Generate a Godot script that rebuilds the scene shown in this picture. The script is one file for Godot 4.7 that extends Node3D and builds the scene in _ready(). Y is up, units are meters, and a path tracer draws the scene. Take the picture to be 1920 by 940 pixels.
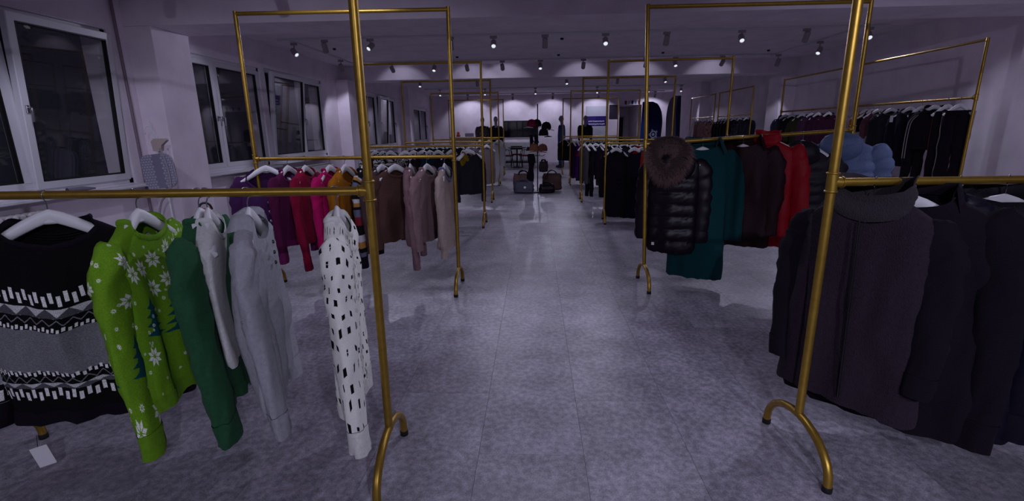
extends Node3D
# A clothing showroom at night: gold rails in two rows, white walls and beams, track spotlights.

var M := {}
var counts := {}
var fn := FastNoiseLite.new()
var rng := RandomNumberGenerator.new()
var mesh_cache := {}

const CEIL := 2.85
const BEAM := 2.54
const XL := -4.5
const XR := 5.85
const ZB := -21.7
const ZF := 3.2
const RACK_H := 2.32
const RAIL_H := 1.165

# ------------------------------------------------------------------ mesh builder
class MB:
	var v := PackedVector3Array()
	var t := PackedVector2Array()
	var n := PackedVector3Array()
	var idx := PackedInt32Array()
	var xf := Transform3D()

	func flat_tri(a: Vector3, b: Vector3, c: Vector3, out_from: Vector3, ua := Vector2(), ub := Vector2(), uc := Vector2()) -> void:
		var nn := (c - a).cross(b - a)
		var pts := [a, b, c]
		var us := [ua, ub, uc]
		if nn.dot((a + b + c) / 3.0 - out_from) < 0.0:
			pts = [a, c, b]
			us = [ua, uc, ub]
			nn = -nn
		nn = (xf.basis * nn).normalized()
		for k in 3:
			idx.append(v.size())
			v.append(xf * (pts[k] as Vector3))
			n.append(nn)
			t.append(us[k])

	func quad(a: Vector3, b: Vector3, c: Vector3, d: Vector3, out_from: Vector3) -> void:
		flat_tri(a, b, c, out_from, Vector2(0, 0), Vector2(1, 0), Vector2(1, 1))
		flat_tri(a, c, d, out_from, Vector2(0, 0), Vector2(1, 1), Vector2(0, 1))

	func box(c: Vector3, s: Vector3, bev := 0.0) -> void:
		var h := s * 0.5
		if bev <= 0.0:
			for ax in 3:
				for sg in [-1.0, 1.0]:
					var o := Vector3()
					o[ax] = h[ax] * sg
					var p := Vector3()
					var q := Vector3()
					p[(ax + 1) % 3] = h[(ax + 1) % 3]
					q[(ax + 2) % 3] = h[(ax + 2) % 3]
					quad(c + o - p - q, c + o + p - q, c + o + p + q, c + o - p + q, c)
			return
		var i := h - Vector3.ONE * bev
		for ax in 3:
			var a1 := (ax + 1) % 3
			var a2 := (ax + 2) % 3
			for sg in [-1.0, 1.0]:
				var o := Vector3()
				o[ax] = h[ax] * sg
				var p := Vector3()
				var q := Vector3()
				p[a1] = i[a1]
				q[a2] = i[a2]
				quad(c + o - p - q, c + o + p - q, c + o + p + q, c + o - p + q, c)
			for s1 in [-1.0, 1.0]:
				for s2 in [-1.0, 1.0]:
					var pa := Vector3()
					pa[a1] = h[a1] * s1
					pa[a2] = i[a2] * s2
					var pb := Vector3()
					pb[a1] = i[a1] * s1
					pb[a2] = h[a2] * s2
					var l := Vector3()
					l[ax] = i[ax]
					quad(c + pa - l, c + pa + l, c + pb + l, c + pb - l, c)
		for sx in [-1.0, 1.0]:
			for sy in [-1.0, 1.0]:
				for sz in [-1.0, 1.0]:
					flat_tri(c + Vector3(h.x * sx, i.y * sy, i.z * sz), c + Vector3(i.x * sx, h.y * sy, i.z * sz), c + Vector3(i.x * sx, i.y * sy, h.z * sz), c)

	# rows of points; columns = nu; wrap: last column repeats the first
	func grid(P: PackedVector3Array, nu: int, nv: int, wrap: bool, flip := false, uv0 := Vector2(0, 0), uv1 := Vector2(1, 1)) -> void:
		var base := v.size()
		var nor := PackedVector3Array()
		nor.resize(P.size())
		for j in nv - 1:
			for i in nu - 1:
				var a := j * nu + i
				var b := a + 1
				var c := a + nu + 1
				var d := a + nu
				if flip:
					var s := b
					b = d
					d = s
				for tr in [[a, b, c], [a, c, d]]:
					var pa := P[tr[0]]
					var nn := (P[tr[2]] - pa).cross(P[tr[1]] - pa)
					for k in 3:
						nor[tr[k]] += nn
						idx.append(base + tr[k])
		if wrap:
			for j in nv:
				var s := nor[j * nu] + nor[j * nu + nu - 1]
				nor[j * nu] = s
				nor[j * nu + nu - 1] = s
		for j in nv:
			for i in nu:
				var k := j * nu + i
				v.append(xf * P[k])
				var q := xf.basis * nor[k]
				n.append(q.normalized() if q.length_squared() > 1e-20 else Vector3.UP)
				t.append(Vector2(lerpf(uv0.x, uv1.x, float(i) / (nu - 1)), lerpf(uv0.y, uv1.y, float(j) / (nv - 1))))

	# swept tube along points; radii per point (Vector2: across, thickness) or one float
	func tube(path: Array, rad, sides := 10, caps := true, ref := Vector3(0, 0, 1)) -> void:
		var m := path.size()
		var P := PackedVector3Array()
		for j in m:
			var d: Vector3 = (path[mini(j + 1, m - 1)] - path[maxi(j - 1, 0)]).normalized()
			var s := ref.cross(d)
			if s.length() < 0.05:
				s = Vector3(1, 0, 0).cross(d)
				if s.length() < 0.05:
					s = Vector3(0, 1, 0).cross(d)
			s = s.normalized()
			var w := d.cross(s)
			var r: Vector2 = Vector2(rad, rad) if rad is float else (Vector2(rad[j], rad[j]) if rad[j] is float else rad[j])
			for i in sides + 1:
				var a := TAU * i / sides
				P.append(path[j] + s * cos(a) * r.x + w * sin(a) * r.y)
		grid(P, sides + 1, m, true)
		if caps:
			for e in [0, m - 1]:
				var inner: Vector3 = path[1] if e == 0 else path[m - 2]
				for i in sides:
					flat_tri(path[e], P[e * (sides + 1) + i], P[e * (sides + 1) + i + 1], inner)

	# profile of (radius, height) turned about y
	func lathe(prof: Array, segs := 16, at := Vector3()) -> void:
		var P := PackedVector3Array()
		for p in prof:
			for i in segs + 1:
				var a := TAU * i / segs
				P.append(at + Vector3(cos(a) * p.x, p.y, sin(a) * p.x))
		grid(P, segs + 1, prof.size(), true)

	# flat outline in xy, extruded along z by depth around z = 0
	func prism(poly: PackedVector2Array, depth: float, at := Vector3()) -> void:
		var tris := Geometry2D.triangulate_polygon(poly)
		var mid := Vector3()
		for p in poly:
			mid += Vector3(p.x, p.y, 0) / poly.size()
		for sg in [-1.0, 1.0]:
			var o := Vector3(0, 0, depth * 0.5 * sg)
			for k in range(0, tris.size(), 3):
				var a := poly[tris[k]]
				var b := poly[tris[k + 1]]
				var c := poly[tris[k + 2]]
				flat_tri(at + Vector3(a.x, a.y, 0) + o, at + Vector3(b.x, b.y, 0) + o, at + Vector3(c.x, c.y, 0) + o, at + Vector3((a.x + b.x + c.x) / 3.0, (a.y + b.y + c.y) / 3.0, 0))
		var cw := Geometry2D.is_polygon_clockwise(poly)
		for k in poly.size():
			var a := poly[k]
			var b := poly[(k + 1) % poly.size()]
			var e := b - a
			var nn := Vector2(-e.y, e.x) if cw else Vector2(e.y, -e.x)
			var inside := at + Vector3((a.x + b.x) * 0.5, (a.y + b.y) * 0.5, 0) - Vector3(nn.x, nn.y, 0)
			var z0 := Vector3(0, 0, depth * 0.5)
			var pa := at + Vector3(a.x, a.y, 0)
			var pb := at + Vector3(b.x, b.y, 0)
			quad(pa - z0, pb - z0, pb + z0, pa + z0, inside)

	func mesh(mat: Material) -> ArrayMesh:
		var arr := []
		arr.resize(Mesh.ARRAY_MAX)
		arr[Mesh.ARRAY_VERTEX] = v
		arr[Mesh.ARRAY_NORMAL] = n
		arr[Mesh.ARRAY_TEX_UV] = t
		arr[Mesh.ARRAY_INDEX] = idx
		var m := ArrayMesh.new()
		m.add_surface_from_arrays(Mesh.PRIMITIVE_TRIANGLES, arr)
		m.surface_set_material(0, mat)
		return m

# ------------------------------------------------------------------ scene helpers
func numbered(called: String) -> String:
	var k: int = counts.get(called, 0)
	counts[called] = k + 1
	return called if k == 0 else "%s_%03d" % [called, k]

func tag(o: Node, label: String, category := "", group := "", kind := "") -> void:
	o.set_meta("label", label)
	if category: o.set_meta("category", category)
	if group: o.set_meta("group", group)
	if kind: o.set_meta("kind", kind)

func thing(called: String, label: String, category: String, at := Vector3(), turn := 0.0, group := "") -> Node3D:
	var o := Node3D.new()
	o.name = numbered(called)
	add_child(o)
	o.position = at
	o.rotation_degrees.y = turn
	tag(o, label, category, group)
	return o

func part(parent: Node, called: String, mb, mat: Material, label := "") -> MeshInstance3D:
	var o := MeshInstance3D.new()
	o.name = called
	if mb is MB:
		o.mesh = mb.mesh(mat)
	else:
		o.mesh = mb
	parent.add_child(o, true)
	if label: o.set_meta("label", label)
	return o

func solo(called: String, mb: MB, mat: Material, label: String, category: String, at := Vector3(), turn := 0.0, group := "", kind := "") -> MeshInstance3D:
	var o := MeshInstance3D.new()
	o.name = numbered(called)
	o.mesh = mb.mesh(mat)
	add_child(o)
	o.position = at
	o.rotation_degrees.y = turn
	tag(o, label, category, group, kind)
	return o

func struct(called: String, mb: MB, mat: Material, label: String, category: String) -> MeshInstance3D:
	var o := MeshInstance3D.new()
	o.name = called
	o.mesh = mb.mesh(mat)
	add_child(o)
	tag(o, label, category, "", "structure")
	return o

func group_struct(called: String, label: String, category: String, at := Vector3()) -> Node3D:
	var o := Node3D.new()
	o.name = called
	add_child(o)
	o.position = at
	tag(o, label, category, "", "structure")
	return o

func bx(c: Vector3, s: Vector3, bev := 0.0) -> MB:
	var m := MB.new()
	m.box(c, s, bev)
	return m

func tb(path: Array, r, sides := 10, caps := true) -> MB:
	var m := MB.new()
	m.tube(path, r, sides, caps)
	return m

func arc(c: Vector3, u: Vector3, w: Vector3, r: float, a0: float, a1: float, k: int) -> Array:
	var out := []
	for i in k + 1:
		var a := lerpf(a0, a1, float(i) / k)
		out.append(c + (u * cos(a) + w * sin(a)) * r)
	return out

func spline(pts: Array, per := 6) -> Array:
	var out := []
	for i in pts.size() - 1:
		var p0: Vector3 = pts[maxi(i - 1, 0)]
		var p3: Vector3 = pts[mini(i + 2, pts.size() - 1)]
		for k in per:
			out.append((pts[i] as Vector3).cubic_interpolate(pts[i + 1], p0, p3, float(k) / per))
	out.append(pts[-1])
	return out

# ------------------------------------------------------------------ materials
func mat(col: Color, rough := 0.8, metal := 0.0) -> StandardMaterial3D:
	var m := StandardMaterial3D.new()
	m.albedo_color = col
	m.roughness = rough
	m.metallic = metal
	return m

func noise_tex(size: int, freq: float, seed_: int, ramp: Array, octaves := 4, normal := false, bump := 4.0) -> NoiseTexture2D:
	var f := FastNoiseLite.new()
	f.seed = seed_
	f.noise_type = FastNoiseLite.TYPE_SIMPLEX_SMOOTH
	f.frequency = freq
	f.fractal_octaves = octaves
	var nt := NoiseTexture2D.new()
	nt.width = size
	nt.height = size
	nt.seamless = true
	nt.noise = f
	if normal:
		nt.as_normal_map = true
		nt.bump_strength = bump
	else:
		var g := Gradient.new()
		g.offsets = PackedFloat32Array([0.0, 0.5, 1.0])
		g.colors = PackedColorArray(ramp)
		nt.color_ramp = g
	return nt

func cloth(key: String, col: Color, rough := 0.95, sheen := 0.25, knit := 0.5, scale := 9.0) -> StandardMaterial3D:
	if M.has(key):
		return M[key]
	var m := mat(col, rough)
	m.metallic_specular = 0.3
	if knit > 0.0:
		m.normal_enabled = true
		m.normal_texture = M.weave_normal
		m.normal_scale = knit
		m.uv1_triplanar = true
		m.uv1_scale = Vector3(scale, scale * 0.6, scale)
		m.albedo_texture = M.mottle
	if sheen > 0.0:
		m.rim_enabled = true
		m.rim = sheen
		m.rim_tint = 0.7
	M[key] = m
	return m

func printed(key: String, img: Image, rough := 0.95) -> StandardMaterial3D:
	var m := mat(Color.WHITE, rough)
	m.albedo_texture = ImageTexture.create_from_image(img)
	m.metallic_specular = 0.3
	M[key] = m
	return m

func make_materials() -> void:
	M.weave_normal = noise_tex(256, 0.09, 5, [], 3, true, 5.0)
	M.mottle = noise_tex(256, 0.03, 9, [Color(0.86, 0.86, 0.86), Color(0.95, 0.95, 0.95), Color(1, 1, 1)], 4)
	var plaster := mat(Color(0.95, 0.91, 0.95), 0.9)
	plaster.albedo_texture = noise_tex(512, 0.01, 21, [Color(0.93, 0.92, 0.93), Color(0.97, 0.97, 0.97), Color(1, 1, 1)], 4)
	plaster.uv1_triplanar = true
	plaster.uv1_world_triplanar = true
	plaster.uv1_scale = Vector3.ONE * 0.4
	M.plaster = plaster
	var ceilm := plaster.duplicate()
	ceilm.albedo_color = Color(0.95, 0.91, 0.95)
	M.ceiling = ceilm
	M.frame = mat(Color(0.84, 0.84, 0.86), 0.35)
	M.gasket = mat(Color(0.03, 0.03, 0.035), 0.6)
	var glass := mat(Color(0.75, 0.8, 0.85, 0.02), 0.02)
	glass.transparency = BaseMaterial3D.TRANSPARENCY_ALPHA
	glass.metallic_specular = 0.5
	M.glass = glass
	M.night = mat(Color(0.05, 0.04, 0.05), 0.9)
	M.gold = mat(Color(0.66, 0.53, 0.21), 0.38, 0.75)
	M.gold.albedo_texture = M.mottle
	M.gold.uv1_triplanar = true
	M.gold.uv1_scale = Vector3.ONE * 3.0
	M.rubber = mat(Color(0.03, 0.03, 0.03), 0.7)
	M.white_plastic = mat(Color(0.83, 0.83, 0.84), 0.4)
	M.chrome = mat(Color(0.7, 0.7, 0.72), 0.22, 1.0)
	M.lamp_body = mat(Color(0.62, 0.58, 0.60), 0.5)
	M.black_metal = mat(Color(0.03, 0.03, 0.035), 0.45)
	M.black_plastic = mat(Color(0.025, 0.025, 0.03), 0.35)
	var lens := mat(Color(0.9, 0.9, 0.9), 0.3)
	lens.emission_enabled = true
	lens.emission = Color(0.93, 0.95, 1.0)
	lens.emission_energy_multiplier = 1.0
	M.lens = lens
	var dim := lens.duplicate()
	dim.emission_energy_multiplier = 0.5
	M.lens_dim = dim
	for k in 4:
		var f := mat([Color(0.655, 0.65, 0.69), Color(0.64, 0.63, 0.67), Color(0.665, 0.66, 0.70), Color(0.645, 0.635, 0.68)][k], 0.42)
		f.albedo_texture = M.floor_a if M.has("floor_a") else null
		if not M.has("floor_a"):
			M.floor_a = floor_texture(3)
			f.albedo_texture = M.floor_a
		f.roughness_texture = M.floor_r if M.has("floor_r") else null
		if not M.has("floor_r"):
			M.floor_r = noise_tex(512, 0.02, 77, [Color(0.82, 0.82, 0.82), Color(0.9, 0.9, 0.9), Color(1, 1, 1)], 5)
			f.roughness_texture = M.floor_r
		f.roughness = 0.45
		f.uv1_triplanar = true
		f.uv1_world_triplanar = true
		f.uv1_scale = Vector3.ONE * 0.47
		f.uv1_offset = Vector3(0.13 * k, 0, 0.31 * k)
		M["floor%d" % k] = f
	M.grout = mat(Color(0.42, 0.39, 0.40), 0.8)
	M.pipe = mat(Color(0.50, 0.44, 0.47), 0.5)
	M.radiator = mat(Color(0.80, 0.78, 0.78), 0.4)

func floor_texture(seed_: int) -> ImageTexture:
	var a := FastNoiseLite.new()
	a.seed = seed_
	a.frequency = 0.006
	a.fractal_octaves = 4
	var b := FastNoiseLite.new()
	b.seed = seed_ + 1
	b.frequency = 0.05
	b.fractal_octaves = 4
	var c := FastNoiseLite.new()
	c.seed = seed_ + 2
	c.frequency = 0.25
	var n := 1024
	var ia := a.get_seamless_image(n, n)
	var ib := b.get_seamless_image(n, n)
	var ic := c.get_seamless_image(n, n)
	var im := Image.create(n, n, false, Image.FORMAT_RGB8)
	for y in n:
		for x in n:
			var q := 0.80 + (ia.get_pixel(x, y).r - 0.5) * 0.20 + (ib.get_pixel(x, y).r - 0.5) * 0.32 + (ic.get_pixel(x, y).r - 0.5) * 0.30
			q = clampf(q, 0.3, 1.0)
			im.set_pixel(x, y, Color(q, q * 0.985, q))
	return ImageTexture.create_from_image(im)

# ------------------------------------------------------------------ lamps
const LIGHT_COL := Color(0.89, 0.885, 1.0)

func track(label: String, a: Vector3, b: Vector3) -> void:
	var c := (a + b) * 0.5
	var s := (b - a).abs() + Vector3(0.036, 0.03, 0.036)
	solo("light_track", bx(Vector3(), s, 0.004), M.frame, label, "light track", Vector3(c.x, CEIL - 0.015, c.z))

func spot(at: Vector3, aim: Vector3, energy: float, angle: float, label: String, group: String, glow := true) -> void:
	# at: pivot of the lamp head under the track; aim: direction of the beam
	var t := thing("track_spotlight", label, "spotlight", at, 0.0, group)
	if not mesh_cache.has("spot_body"):
		var m := MB.new()
		m.lathe([Vector2(0.0, 0.075), Vector2(0.036, 0.073), Vector2(0.043, 0.066), Vector2(0.044, -0.068), Vector2(0.041, -0.075), Vector2(0.036, -0.075), Vector2(0.034, -0.062)], 18)
		mesh_cache.spot_body = m.mesh(M.lamp_body)
		var l := MB.new()
		l.lathe([Vector2(0.0, -0.064), Vector2(0.033, -0.062)], 18)
		mesh_cache.spot_lens = l.mesh(M.lens)
		mesh_cache.spot_lens_dim = l.mesh(M.lens_dim)
		mesh_cache.spot_adapter = bx(Vector3(0, CEIL - 0.055 - 2.70, 0), Vector3(0.11, 0.045, 0.032), 0.005).mesh(M.lamp_body)
	var up := CEIL - 0.03 - at.y
	part(t, "adapter", bx(Vector3(0, up - 0.02, 0), Vector3(0.11, 0.04, 0.032), 0.004), M.lamp_body)
	part(t, "stem", tb([Vector3(0, up - 0.03, 0), Vector3(0, 0.0, 0)], 0.011, 8), M.lamp_body)
	var body := part(t, "lamp_head", mesh_cache.spot_body, null)
	var d := aim.normalized()
	var side := d.cross(Vector3(0, 0, 1) if absf(d.z) < 0.9 else Vector3(1, 0, 0)).normalized()
	body.basis = Basis(side, -d, side.cross(-d))
	part(body, "lens", mesh_cache.spot_lens if glow else mesh_cache.spot_lens_dim, null)
	var l := SpotLight3D.new()
	l.name = "beam"
	t.add_child(l)
	l.position = d * 0.085
	l.basis = Basis.looking_at(d, side)
	l.light_energy = energy
	l.light_color = LIGHT_COL
	l.spot_angle = angle
	l.spot_angle_attenuation = 0.35
	l.spot_range = 40.0
	l.spot_attenuation = 2.0
	l.light_size = 0.03
	l.shadow_enabled = true

func lamps() -> void:
	# first bay, above and in front of the camera
	track("white light track on the ceiling above the first pair of racks", Vector3(-3.9, 0, -3.3), Vector3(5.2, 0, -3.3))
	for x in [-3.2, -1.5, 0.3, 2.1, 4.0]:
		spot(Vector3(x, 2.69, -3.3), Vector3(-0.5 if absf(x - 0.3) < 0.1 else (-0.35 if absf(x - 2.1) < 0.1 else 0.03 * x), -1.0, 0.6 if absf(x - 1.2) < 1.0 else -0.55), 1.2 if absf(x - 1.2) < 1.0 else (1.6 if x > 3.5 else 1.1), 52, "white spotlight on the ceiling track above the first pair of racks", "spotlights of the first bay")
	track("added unseen light track behind the camera for the fill spotlights", Vector3(-3.9, 0, 2.6), Vector3(5.2, 0, 2.6))  # added track and fill lamps behind the camera, to brighten the garment fronts
	for x in [-3.2, -1.6, 0.0, 1.6, 3.2, 4.8]:
		spot(Vector3(x, 2.69, 2.6), Vector3(-0.42 if absf(x - 1.6) < 0.1 else (0.38 if x == 0.0 else -0.03 * x), -0.44, -0.87), E_NEAR * (2.1 if absf(x - 0.8) < 1.0 else 0.5), 28, "added unseen fill spotlight on the ceiling track near the front wall", "added fill spotlights near the front wall")
	spot(Vector3(-2.4, 2.69, -3.3), Vector3(-0.62, -0.55, -0.75), 0.12, 34, "added unseen spotlight on the first track, washing the first column", "")  # extra lamp added to brighten the face of the first column
	# second bay: a track across the room, every second lamp shines towards the front
	track("long white light track crossing the ceiling just behind the first beam", Vector3(-4.1, 0, -8.2), Vector3(5.35, 0, -8.2))
	for x in [-2.61, -0.64, 1.11, 3.19, 5.09]:
		spot(Vector3(x, 2.70, -8.2), Vector3(-0.3 if x < -2.0 else -0.05 * (x - 0.3), -0.62, 0.8), E_STAR, 46, "glaring spotlight on the long track behind the first beam, shining towards the front", "glaring spotlights of the second bay")
	for x in [-3.35, -1.32, 0.17, 2.05, 4.16]:
		spot(Vector3(x, 2.70, -8.2), Vector3(0.0, -0.9, -0.5), 1.0, 42, "spotlight on the long track behind the first beam, turned to the back", "spotlights turned to the back in the second bay", false)
	track("white light track along the window wall in the second bay", Vector3(-3.95, 0, -8.3), Vector3(-3.95, 0, -11.2))
	spot(Vector3(-3.95, 2.67, -8.4), Vector3(0.75, -0.7, 0.45), 0.8, 40, "bright spotlight at the head of the track along the window wall", "")
	spot(Vector3(-3.95, 2.67, -10.4), Vector3(0.0, -0.9, -0.6), 0.8, 42, "spotlight low on the track along the window wall, aimed at the second column", "")
	track("white light track along the right wall in the second bay", Vector3(5.02, 0, -8.35), Vector3(5.02, 0, -11.2))
	spot(Vector3(5.02, 2.66, -9.4), Vector3(-0.55, -0.7, 0.55), 0.8, 40, "bright spotlight on the track along the right wall", "")
	spot(Vector3(5.02, 2.66, -10.9), Vector3(-0.1, -0.9, -0.45), 0.9, 42, "spotlight at the far end of the track along the right wall", "")
	track("white light track crossing the ceiling in front of the second beam", Vector3(-3.9, 0, -11.0), Vector3(5.0, 0, -11.0))
	for x in [-3.06, -1.44, -0.68, 1.04, 2.35, 3.93]:
		spot(Vector3(x, 2.69, -11.0), Vector3(0.02, -0.50, -0.86), 0.11, 52, "grey spotlight throwing a pale arc on the second beam", "spotlights washing the second beam", false)
	for x in [-2.15, 0.13, 2.96]:
		spot(Vector3(x, 2.69, -11.0), Vector3(0.0, -0.8, 0.7), 0.7, 40, "spotlight between the arcs on the second beam, turned to the front", "spotlights turned to the front at the second beam")
	# far bays
	track("white light track crossing the ceiling past the second beam", Vector3(-3.9, 0, -14.3), Vector3(5.0, 0, -14.3))
	for x in [-3.22, 0.9, 3.6]:
		spot(Vector3(x, 2.66, -14.3), Vector3(0.05, -0.75, 0.6), 1.1, 40, "glaring spotlight on the track past the second beam", "glaring spotlights past the second beam")
	for x in [-1.6, 2.3]:
		spot(Vector3(x, 2.66, -14.3), Vector3(0.0, -0.8, -0.6), 1.3, 44, "spotlight past the second beam, turned to the back wall", "spotlights past the second beam turned to the back", false)
	track("white light track crossing the ceiling between the last two racks", Vector3(-3.9, 0, -18.0), Vector3(5.2, 0, -18.0))
	for x in [-3.35, -1.75, 0.04, 2.2, 3.98, 5.1]:
		spot(Vector3(x, 2.66, -18.0), Vector3(-0.03 * x, -0.72, 0.7), 1.3, 42, "glaring spotlight on the last but one track, shining towards the front", "glaring spotlights of the last but one track")
	track("white light track crossing the ceiling close to the back wall", Vector3(-3.9, 0, -20.7), Vector3(5.2, 0, -20.7))
	for x in [-2.72, -0.88, 0.75, 2.6, 4.85]:
		spot(Vector3(x, 2.66, -20.7), Vector3(0.0, -0.75, -0.66), 0.8, 54, "spotlight throwing a pale arc on the back wall", "spotlights washing the back wall")

# ------------------------------------------------------------------ room shell
func wall_z(m: MB, x0: float, x1: float, z0: float, z1: float, y0: float, y1: float, holes: Array) -> void:
	# wall slab running along z (from z0 down to z1) with rectangular holes [za, zb, ya, yb], za > zb
	var z := z0
	for h in holes:
		m.box(Vector3((x0 + x1) * 0.5, (y0 + y1) * 0.5, (z + h[0]) * 0.5), Vector3(x1 - x0, y1 - y0, z - h[0]))
		m.box(Vector3((x0 + x1) * 0.5, (y0 + h[2]) * 0.5, (h[0] + h[1]) * 0.5), Vector3(x1 - x0, h[2] - y0, h[0] - h[1]))
		m.box(Vector3((x0 + x1) * 0.5, (h[3] + y1) * 0.5, (h[0] + h[1]) * 0.5), Vector3(x1 - x0, y1 - h[3], h[0] - h[1]))
		z = h[1]
	m.box(Vector3((x0 + x1) * 0.5, (y0 + y1) * 0.5, (z + z1) * 0.5), Vector3(x1 - x0, y1 - y0, z - z1))

const WINDOWS := [[-2.85, -5.32, 0.86, 2.46], [-6.22, -8.24, 0.86, 2.42], [-8.38, -10.64, 0.90, 2.44], [-12.5, -14.25, 0.92, 2.44], [-14.32, -16.2, 0.92, 2.44], [-18.6, -20.9, 0.95, 2.30]]

func sash(win: Node3D, z0: float, z1: float, y0: float, y1: float, tilt: float, handle: int) -> void:
	# z0 nearer the camera (larger); local origin at the bottom middle of the sash
	var w := z0 - z1
	var h := y1 - y0
	var m := MB.new()
	var p := 0.072
	m.box(Vector3(0, p * 0.5, 0), Vector3(0.066, p, w), 0.006)
	m.box(Vector3(0, h - p * 0.5, 0), Vector3(0.066, p, w), 0.006)
	for s in [-1.0, 1.0]:
		m.box(Vector3(0, h * 0.5, s * (w - p) * 0.5), Vector3(0.066, h - p * 1.6, p), 0.006)
	var o := part(win, "sash", m, M.frame)
	o.position = Vector3(0.012 if tilt > 0.0 else 0.0, y0, (z0 + z1) * 0.5)
	o.rotation_degrees.z = -tilt
	var g := MB.new()
	for s in [-1.0, 1.0]:
		g.box(Vector3(0.01, h * 0.5, s * (w * 0.5 - p - 0.004)), Vector3(0.045, h - 2 * p, 0.010))
		g.box(Vector3(0.01, h * 0.5 + s * (h * 0.5 - p - 0.004), 0), Vector3(0.045, 0.010, w - 2 * p))
	part(o, "gasket", g, M.gasket)
	part(o, "pane", bx(Vector3(0, h * 0.5, 0), Vector3(0.02, h - 2 * p, w - 2 * p)), M.glass)
	if handle != 0:
		var k := MB.new()
		var hz := handle * (w * 0.5 - p * 0.5)
		k.box(Vector3(0.04, h * 0.47, hz), Vector3(0.016, 0.07, 0.03), 0.004)
		k.tube(spline([Vector3(0.045, h * 0.48, hz), Vector3(0.075, h * 0.48, hz), Vector3(0.08, h * 0.46, hz), Vector3(0.075, h * 0.40, hz)], 3), 0.010, 8)
		part(o, "handle", k, M.chrome)

func window(i: int, splits: Array, label: String) -> void:
	# splits: list of [fraction start, fraction end, tilt, handle side]
	var W: Array = WINDOWS[i]
	var win := group_struct("window_%d" % (i + 1), label, "window", Vector3(XL - 0.05, 0, 0))
	var m := MB.new()
	var mid: float = (W[0] + W[1]) * 0.5
	var len_: float = W[0] - W[1]
	for s in [0, 1]:
		m.box(Vector3(-0.01, W[2] + 0.03 if s == 0 else W[3] - 0.03, mid), Vector3(0.075, 0.06, len_), 0.004)
		m.box(Vector3(-0.01, (W[2] + W[3]) * 0.5, W[0] - 0.03 if s == 0 else W[1] + 0.03), Vector3(0.075, W[3] - W[2], 0.06), 0.004)
	for k in range(1, splits.size()):
		m.box(Vector3(-0.01, (W[2] + W[3]) * 0.5, W[0] - len_ * splits[k][0]), Vector3(0.07, W[3] - W[2] - 0.1, 0.05), 0.004)
	part(win, "frame", m, M.frame)
	for s in splits:
		sash(win, W[0] - len_ * s[0] - (0.045 if s[0] == 0.0 else 0.012), W[0] - len_ * s[1] + (0.045 if s[1] == 1.0 else 0.012), W[2] + 0.045, W[3] - 0.045, s[2], s[3])
	part(win, "window_sill", bx(Vector3(0.10, W[2] - 0.025, mid), Vector3(0.24, 0.03, len_ + 0.12), 0.006), M.frame)

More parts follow.
